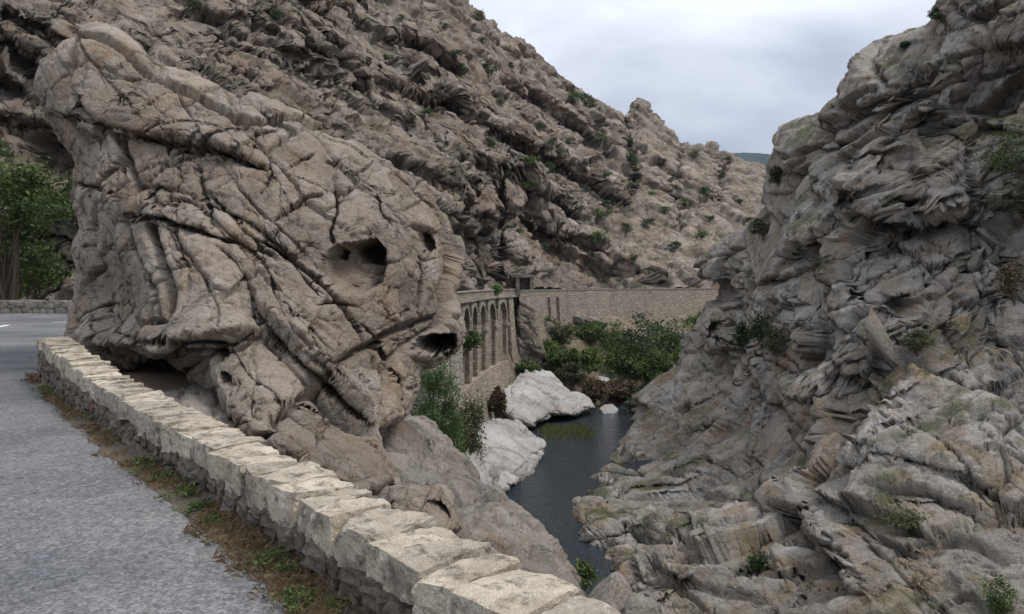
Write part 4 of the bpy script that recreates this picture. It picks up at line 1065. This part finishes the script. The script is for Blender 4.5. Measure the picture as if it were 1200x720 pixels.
# loose boulders strewn over the valley floor
pool = [stone_mesh('boulder', (2, 2, 2), 900 + i, 4, .16, .8, M['river_rock'] if i < 2 else M['cliff']) for i in range(8)]
rg = random.Random(5)
for i in range(64):
    u = rg.uniform(628, 850); v = rg.uniform(385, 470)
    d = rg.uniform(84, 106)
    x = (u - 600) / FPX * d
    if x < 4: continue
    z = float(valley_z(np.array([x]), np.array([d]))[0])
    o = link('boulder', pool[rg.randrange(8)], None); s = rg.uniform(.35, 1.15)
    o.location = (x, d, z + s * .35); o.scale = (s * rg.uniform(.8, 1.3), s, s * rg.uniform(.55, .8)); o.rotation_euler = (rg.uniform(-.3, .3), rg.uniform(-.3, .3), rg.uniform(0, 6))
    pale = o.data.materials[0] is M['river_rock']
    tag(o, ('pale washed boulder' if pale else 'loose grey boulder') + (' lying in the stream bed above the pool' if d < 92 else ' lying among the scrub below the retaining wall'), 'boulder', ('pale' if pale else 'grey') + (' boulders in the stream bed' if d < 92 else ' boulders among the valley scrub'))

# ------------------------------------------------------------------ vegetation
def foliage(rx, ry, rz, n, leaf, seed, clumps=26, flat=.5, shell=.55, aspect=.55, up=.3, spread=.30):
    """leaf quads gathered in clumps through an ellipsoid standing on z = 0; returns V, Q, tone, clump centres"""
    r = np.random.RandomState(seed)
    c = r.normal(size=(clumps, 3)); c /= np.linalg.norm(c, axis=1, keepdims=True)
    c *= r.uniform(shell, 1.0, (clumps, 1)) ** .7 * r.uniform(.72, 1.12, (clumps, 1))
    c[:, 2] = c[:, 2] * .95
    size = r.uniform(.5, 1.25, clumps)
    pick = r.choice(clumps, n, p=size / size.sum())
    p = c[pick] + r.normal(size=(n, 3)) * spread * size[pick, None] * np.array([1, 1, .75])
    low = p[:, 2] < -1; p[low, 2] = -1 + r.uniform(0, .3, low.sum())
    P = (p + np.array([0, 0, 1])) * np.array([rx, ry, rz])
    ax = r.normal(size=(n, 3)); ax /= np.linalg.norm(ax, axis=1, keepdims=True)
    nn = r.normal(size=(n, 3)) + np.array([0, 0, up * 2]) + p * .5
    bx = np.cross(ax, nn); bx /= np.linalg.norm(bx, axis=1, keepdims=True) + 1e-6
    s = leaf * r.uniform(.6, 1.4, (n, 1))
    a, b = ax * s, bx * s * aspect
    V = np.stack([P - a, P - a * .1 + b, P + a, P - a * .1 - b], 1).reshape(-1, 3)
    Q = np.arange(4 * n).reshape(n, 4)
    tone = np.clip(.5 + .30 * r.normal(size=clumps)[pick] + .18 * r.normal(size=n), 0, 1)
    return V, Q, np.repeat(tone, 4), (c + np.array([0, 0, 1])) * np.array([rx, ry, rz])
def plant(name, label, cat, loc, rx, ry, rz, n, leaf, seed, mat='leaf', group=None, stems=6, crown='crown', stem='stem', lift=0.0, thick=None, **kw):
    V, Q, tone, cc = foliage(rx, ry, rz, n, leaf, seed, **kw)
    V[:, 2] += lift; cc = cc + np.array([0, 0, lift])
    t = thing(name, label, cat, tuple(float(x) for x in loc), group)
    mesh_np(crown, V, Q, {'tone': tone}, False, M[mat], t)
    if stems:
        r = random.Random(seed); mb = MB(); th = thick or rz * .045
        if lift > 0: mb.tube([(0, 0, -.4), (r.uniform(-.1, .1), 0, lift * .6), (0, 0, lift + rz * .6)], [th * 1.6, th * 1.2, th * .7])
        for k in range(min(stems, len(cc))):
            e = Vector(cc[k]); b0 = Vector((r.uniform(-.1, .1) * rx, r.uniform(-.1, .1) * ry, -.25 if lift == 0 else lift * .7))
            mid = b0.lerp(e, .5) + Vector((0, 0, rz * .12))
            mb.tube([b0, mid, e], [th, th * .7, th * .25], 5)
        mb.build(stem, M['bark'], t)
    return t
def clone(t, loc, scale, rz, label=None):
    c = t.copy(); COL.objects.link(c); c.location = loc; c.scale = scale; c.rotation_euler = (0, 0, rz)
    for ch in [x for x in bpy.data.objects if x.parent == t]:
        d = ch.copy(); COL.objects.link(d); d.parent = c
    if label: c['label'] = label
    return c
def px(u, v, d): return W(u, v, d)
def bush_px(u, v0, v1, wpx, d, n, leaf, seed, label, mat='leaf', name='shrub', cat='shrub', **kw):
    """a shrub whose foot the survey saw at row v1, its top at v0"""
    b = px(u, v1, d); h = (v1 - v0) / FPX * d; w = wpx / FPX * d
    return plant(name, label, cat, b, w / 2, w / 2, h / 2, n, leaf, seed, mat, **kw)
# tree beyond the far parapet
b = px(8, 372, 46.5)
for (dx, z0, rx, rz) in (): pass
plant('leafy_tree', 'tall green leafy tree growing behind the distant parapet at the road bend', 'tree', (b[0], b[1], -1.5), 4.4, 3.2, 5.2, 8000, .14, 71, 'leaf', stems=18, lift=2.4, stem='trunk', clumps=40, spread=.12, shell=.2, thick=.11)
plant('leafy_tree', 'darker green bushy tree standing at the foot of the stained cliff behind the parapet', 'tree', tuple(px(30, 352, 49.5) + np.array([-2, 0, -1])), 4.4, 2.2, 2.6, 6000, .14, 72, 'leaf', stems=8, lift=.6, stem='trunk', clumps=34, spread=.2, thick=.1)
# pine below the outcrop
p = px(510, 560, 31)
plant('pine_tree', 'feathery green pine rising between the outcrop and the viaduct pier', 'tree', tuple(p), 1.15, 1.2, 2.65, 9000, .085, 73, 'pine', stems=14, stem='trunk', clumps=60, spread=.16, shell=.35, aspect=.25, lift=.1, thick=.07)
p = px(533, 575, 37)
plant('pine_tree', 'slender younger pine close against the grey abutment pier', 'tree', tuple(p), .75, .8, 2.0, 4000, .09, 74, 'pine', stems=8, stem='trunk', clumps=36, spread=.18, shell=.35, aspect=.25, thick=.05)
bush_px(552, 465, 545, 30, 46, 2500, .09, 75, 'olive green bush at the base of the viaduct wall', 'leaf_grey', clumps=20)
bush_px(551, 388, 408, 22, 63, 900, .12, 76, 'green bush sprouting inside the first viaduct arch', 'leaf')
bush_px(583, 334, 345, 14, 79, 600, .10, 77, 'small green bush growing on the viaduct parapet', 'leaf_light')
bush_px(535, 560, 600, 26, 20, 1200, .05, 78, 'yellow green herb tuft in the cleft below the pine', 'leaf_light', clumps=18)
bush_px(684, 662, 686, 26, 11.5, 900, .03, 79, 'fresh green bush on the bank edge above the water', 'leaf', clumps=22)
# scrub over the valley floor
VS = [(645, 365, 415, 46, 97, 'leaf_grey', 'grey green willow bush next to the jagged rock pillar'),
      (690, 372, 412, 52, 102, 'leaf', 'rounded green bush under the middle of the retaining wall'),
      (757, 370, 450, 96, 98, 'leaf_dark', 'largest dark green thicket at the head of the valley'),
      (735, 395, 455, 60, 95, 'leaf', 'mid green shrub leaning out of the big thicket'),
      (795, 380, 440, 56, 100, 'leaf', 'green bush on the cliff side of the big thicket'),
      (828, 355, 425, 40, 104, 'leaf', 'bright bush below the right end of the retaining wall'),
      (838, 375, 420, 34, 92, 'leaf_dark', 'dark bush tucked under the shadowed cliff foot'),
      (758, 445, 505, 50, 81, 'leaf_dark', 'dark green alder overhanging the narrow water'),
      (662, 402, 440, 44, 90, 'leaf', 'green bush above the pale granite shelf'),
      (690, 408, 436, 34, 91, 'leaf_light', 'yellow green bush behind the rounded pale boulder'),
      (726, 446, 466, 40, 88, 'leaf_brown', 'brown twiggy scrub by the shallows'),
      (697, 440, 470, 30, 86, 'leaf_brown', 'tan leafless bush next to the rounded pale boulder'),
      (617, 420, 448, 30, 85, 'leaf', 'green bush at the foot of the last viaduct arch'),
      (583, 455, 490, 18, 70, 'leaf_brown', 'brown scrub clinging to the base of the arcade'),
      (770, 410, 455, 50, 90, 'leaf', 'green shrub in front of the big thicket'),
      (808, 405, 440, 40, 88, 'leaf_light', 'light green brush beside the cliff spur'),
      (638, 395, 428, 34, 93, 'leaf_light', 'yellow green brush in front of the willow bush'),
      (715, 378, 420, 46, 104, 'leaf', 'green bush between the rounded bush and the big thicket'),
      (815, 372, 410, 40, 108, 'leaf_light', 'pale green bush on the dry slope by the wall end'),
      (780, 436, 470, 40, 86, 'leaf', 'green bush between the thicket and the alder'),
      (672, 425, 450, 30, 88, 'leaf_grey', 'grey green tuft among the stream boulders')]
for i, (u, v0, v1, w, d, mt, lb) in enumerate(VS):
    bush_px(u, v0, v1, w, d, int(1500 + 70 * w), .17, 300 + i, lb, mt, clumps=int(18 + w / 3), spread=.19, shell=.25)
# plants on the cliff across the river
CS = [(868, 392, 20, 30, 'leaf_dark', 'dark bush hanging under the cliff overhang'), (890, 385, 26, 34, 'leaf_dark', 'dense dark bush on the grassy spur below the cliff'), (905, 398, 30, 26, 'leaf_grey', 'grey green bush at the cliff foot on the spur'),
      (1190, 175, 90, 66, 'leaf', 'large green bush on the far right ledge of the cliff'), (1192, 240, 70, 44, 'leaf_dark', 'low dark bush under the large ledge bush'),
      (893, 265, 26, 24, 'leaf_grey', 'olive bush on the shoulder of the cliff'), (910, 205, 18, 20, 'leaf_grey', 'small olive bush on the cliff edge against the sky'),
      (1075, 395, 30, 24, 'leaf_grey', 'grey green plant in the hollow of the cliff'), (1062, 608, 44, 14, 'leaf_grey', 'mossy green cushion on the low cliff ledge'),
      (888, 655, 20, 22, 'leaf_dark', 'dark little bush in the lower cliff crack'), (1045, 232, 22, 12, 'leaf_grey', 'thin grass tuft on the diagonal cliff ledge'), (1188, 330, 30, 50, 'leaf_brown', 'brown green scrub in the right hand cliff gully'),
      (1170, 695, 40, 40, 'leaf', 'green ferny plant at the foot of the cliff gully'), (1098, 15, 14, 12, 'leaf_dark', 'tiny shrub on the cliff skyline'), (1060, 52, 12, 8, 'leaf_dark', 'tiny low shrub on the cliff skyline below the other')]
for i, (u, v, w, h, mt, lb) in enumerate(CS):
    q = on_surf('river_cliff', u, min(v + h * .4, 715)); d = q[1]; rz = h / FPX * d / 2; rx = w / FPX * d / 2
    plant('shrub', lb, 'shrub', tuple(q + np.array([0, -.1, -.15])), rx, rx * .7, rz, int(500 + 30 * w), .07 * d / 40, 400 + i, mt, stems=4, clumps=16, thick=.03)
# shrubs on the mountainside: a few kinds, copied
HS = [(537, 62), (540, 80), (574, 84), (480, 142), (497, 130), (575, 168), (620, 188), (642, 199), (657, 185), (621, 217), (688, 222), (672, 118), (684, 116), (693, 122), (706, 252), (780, 246), (697, 282),
      (742, 202), (739, 182), (737, 165), (741, 192), (738, 215), (744, 210), (815, 181), (855, 186), (230, 14), (318, 12), (325, 20), (240, 22), (660, 262), (735, 268), (765, 225), (785, 210), (600, 75), (566, 45), (523, 30), (585, 118), (633, 150),
      (668, 165), (712, 205), (760, 262), (805, 240), (828, 225), (845, 205), (870, 235), (880, 260), (820, 275), (790, 290), (740, 300), (690, 310), (640, 290), (610, 270), (715, 240), (775, 190), (830, 255), (648, 172), (700, 165), (592, 205), (560, 20), (455, 70), (470, 20)]
protos = []
for i in range(5):
    protos.append(plant('hill_shrub', 'dark green shrub rooted among the rocks of the mountainside', 'shrub', (0, 0, 0), 1.0, 1.0, .8, 650, .12, 500 + i, ('leaf_dark', 'leaf', 'leaf_dark', 'leaf_grey', 'leaf')[i], 'shrubs on the mountainside', stems=3, clumps=12, thick=.05))
used = [False] * 5
rg = random.Random(8)
for i, (u, v) in enumerate(HS):
    q = on_surf('hillside', u, v + 2); d = q[1]; s = rg.uniform(3.5, 7.5) / FPX * d
    if i < 29 and i not in (13, 20): s *= 1.25
    k = i % 5; sc = (s * rg.uniform(.9, 1.4), s, s * rg.uniform(.8, 1.1)); lc = (q[0], q[1] - .2, q[2] - .2 * s)
    if used[k]: ob = clone(protos[k], lc, sc, rg.uniform(0, 6))
    else:
        used[k] = True; protos[k].location = lc; protos[k].scale = sc; ob = protos[k]
    col_ = ('dark green', 'mid green', 'dark green', 'grey green', 'mid green')[k]
    if 730 < u < 750 and v < 220: wh = 'filling the gully beside the rock spire'
    elif u < 400: wh = 'on the cliff top above the big outcrop'
    elif v < np.interp(u, [430, 540, 620, 680, 760, 900], [-100, 30, 80, 130, 160, 210]): wh = 'near the bare skyline of the ridge'
    elif u < 560: wh = 'on a ledge of the brown crag above the outcrop'
    elif v > 255: wh = 'on the low slope just above the retaining wall'
    elif u > 750: wh = 'on the slope beyond the rock spire'
    else: wh = 'on the stepped slabs above the viaduct'
    tag(ob, col_ + ' shrub ' + wh, 'shrub', col_ + ' shrubs ' + wh)
# grass: islet of reeds, verge litter
def blades(name, pts, h, w, seed, mat, kind='stuff', lean=.5):
    r = np.random.RandomState(seed); n = len(pts)
    a = r.uniform(0, 6.28, n); dr = np.stack([np.cos(a), np.sin(a), 0 * a], 1); sd = np.stack([-np.sin(a), np.cos(a), 0 * a], 1)
    H = (h * r.uniform(.5, 1.3, n))[:, None]; le = r.uniform(.2, 1, n)[:, None] * lean
    p = np.array(pts)
    V = np.stack([p - sd * w, p + sd * w, p + dr * H * le * .4 + np.array([0, 0, 1]) * H * .6 + sd * w * .6, p + dr * H * le + np.array([0, 0, 1]) * H * (1 - le * .45)], 1).reshape(-1, 3)
    o = mesh_np(name, V, np.arange(4 * n).reshape(n, 4), {'tone': np.repeat(r.uniform(0, 1, n), 4)}, False, M[mat])
    if kind: tag(o, kind=kind)
    return o
r = np.random.RandomState(3)
pt = []
for _ in range(4500):
    u, v = 640 + 72 * r.uniform(-.2, 1), 0
    y = r.uniform(66.5, 75); x = r.uniform(2.4, 8.2)
    if ((x - 5.2) / 3.0) ** 2 + ((y - 70.8) / 3.6) ** 2 < r.uniform(.35, 1.25) + .3 * math.sin(x * 2.1): pt.append((x, y, -12.55))
tag(blades('reed_bed', pt, .36, .03, 5, 'reed'), kind='stuff')
vv = r.uniform(0, 1, 9000); ii = r.randint(0, 239, 9000); tt = r.beta(2.0, 1.6, 9000) * 1.3 - .3
gp = vA[ii] * (1 - tt[:, None]) + vB[ii] * tt[:, None]
gz = .008 + np.clip(tt, 0, 1) * .045
msk = fbm(np.c_[gp, gz].astype(F32), 1.6, 3, .6, 12) > -.25
blades('dry_grass', np.c_[gp, gz][msk], .055, .0024, 6, 'dry', lean=1.4)
WD = [(62, 462, 40), (112, 492, 34), (150, 500, 26), (170, 548, 40), (208, 580, 46), (230, 598, 30), (318, 655, 50), (338, 665, 36), (352, 708, 44), (395, 712, 30), (95, 478, 20), (255, 612, 26), (188, 560, 26)]
for i, (u, v, w) in enumerate(WD):
    d = 1.62 * FPX / (v - HOR); q = W(u, v, d); s = w / FPX * d / 2
    sh, c = min(((Vector((q[0], q[1])) - path_at(WALL, a)[0].xy).length, a) for a in np.linspace(0, path_len(WALL), 200))
    plant('weed', ('broad leafy green weed' if w >= 40 else 'small green weed') + ' growing in the verge at the foot of the parapet', 'weed', (q[0], q[1], .015), s, s, s * .38, 240, .016, 600 + i, 'leaf', ('broad' if w >= 40 else 'small') + ' weeds along the verge', stems=0, clumps=12, crown='leaves', spread=.3, aspect=.45)

# ------------------------------------------------------------------ far mountain under the cloud
def far_mountain():
    n, m = 160, 40
    uc = np.linspace(700, 1100, n); ridge = np.interp(uc, [700, 820, 860, 900, 1000, 1100], [196, 184, 177, 181, 172, 190])
    t = np.linspace(0, 1, m)[:, None]
    d = 2600 + 900 * t + 0 * uc[None]
    v = 340 * (1 - t) + ridge[None] * t
    P = Wn(np.repeat(uc[None], m, 0), v, d)
    P = np.concatenate([P, P[-1:] + np.array([0, 600, -300])], 0)
    p = P.reshape(-1, 3).astype(F32)
    P = (p + np.array([0, 0, 1], F32) * (45 * fbm(p, .004, 5, .55, 3))[:, None])
    o = mesh_np('far_mountain', P, grid_quads(m + 1, n), None, True, M['forest']); tag(o, kind='structure')
M['forest'] = soil_mat('wooded slope', C(.035, .05, .035), C(.055, .075, .045), C(.04, .05, .04), .002)
far_mountain()

# ------------------------------------------------------------------ the air of the valley
def haze():
    m = bpy.data.materials.new('valley air'); m.use_nodes = True; nt = m.node_tree; nt.nodes.clear()
    o = nt.nodes.new('ShaderNodeOutputMaterial'); v = nt.nodes.new('ShaderNodeVolumePrincipled')
    v.inputs['Color'].default_value = (.55, .72, 1.0, 1); v.inputs['Density'].default_value = HAZE; v.inputs['Anisotropy'].default_value = .2
    nt.links.new(v.outputs[0], o.inputs['Volume'])
    mb = MB(); mb.box((0, 0, 240), (8600, 8600, 530))
    tag(mb.build('haze', m), kind='stuff')
HAZE = .00006
haze()

# ------------------------------------------------------------------ small things
def niche():
    t = thing('road_shelter', 'small dark stone doorway in the hillside beside the far road', 'doorway', (1.72, 101.5, 0))
    for s in (-1, 1):
        mb = MB(); mb.box((s * .95, 0, 1.15), (.5, 2.4, 2.5)); mb.build('jamb', M['masonry'], t)
    mb = MB(); mb.box((0, -.05, 2.62), (2.6, 2.5, .45)); mb.build('lintel', M['masonry'], t)
    mb = MB(); mb.box((0, 1.05, 1.15), (1.38, .3, 2.48)); mb.build('back_wall', M['masonry'], t)
niche()
par = bpy.data.objects['parapet_wall']
M['red_stone'] = stone_mat('reddish stone', C(.20, .075, .055), C(.30, .13, .10), C(.30, .22, .20), .3, 1.3)
st = min((o for o in par.children if o.name.startswith('face_stone')), key=lambda o: (o.location + par.location - Vector((-4.85, 8.75, .25))).length)
st.data = st.data.copy(); st.data.materials[0] = M['red_stone']; st['label'] = 'single reddish stone in the rubble face'
d = EYE * FPX / (655 - HOR); q = W(262, 655, d)
o = link('litter_scrap', stone_mesh('litter_scrap', (.028, .018, .008), 77, 2, .2, .3, M['paint'])); o.location = (q[0], q[1], .006)
tag(o, 'tiny white scrap lying on the asphalt edge', 'litter')
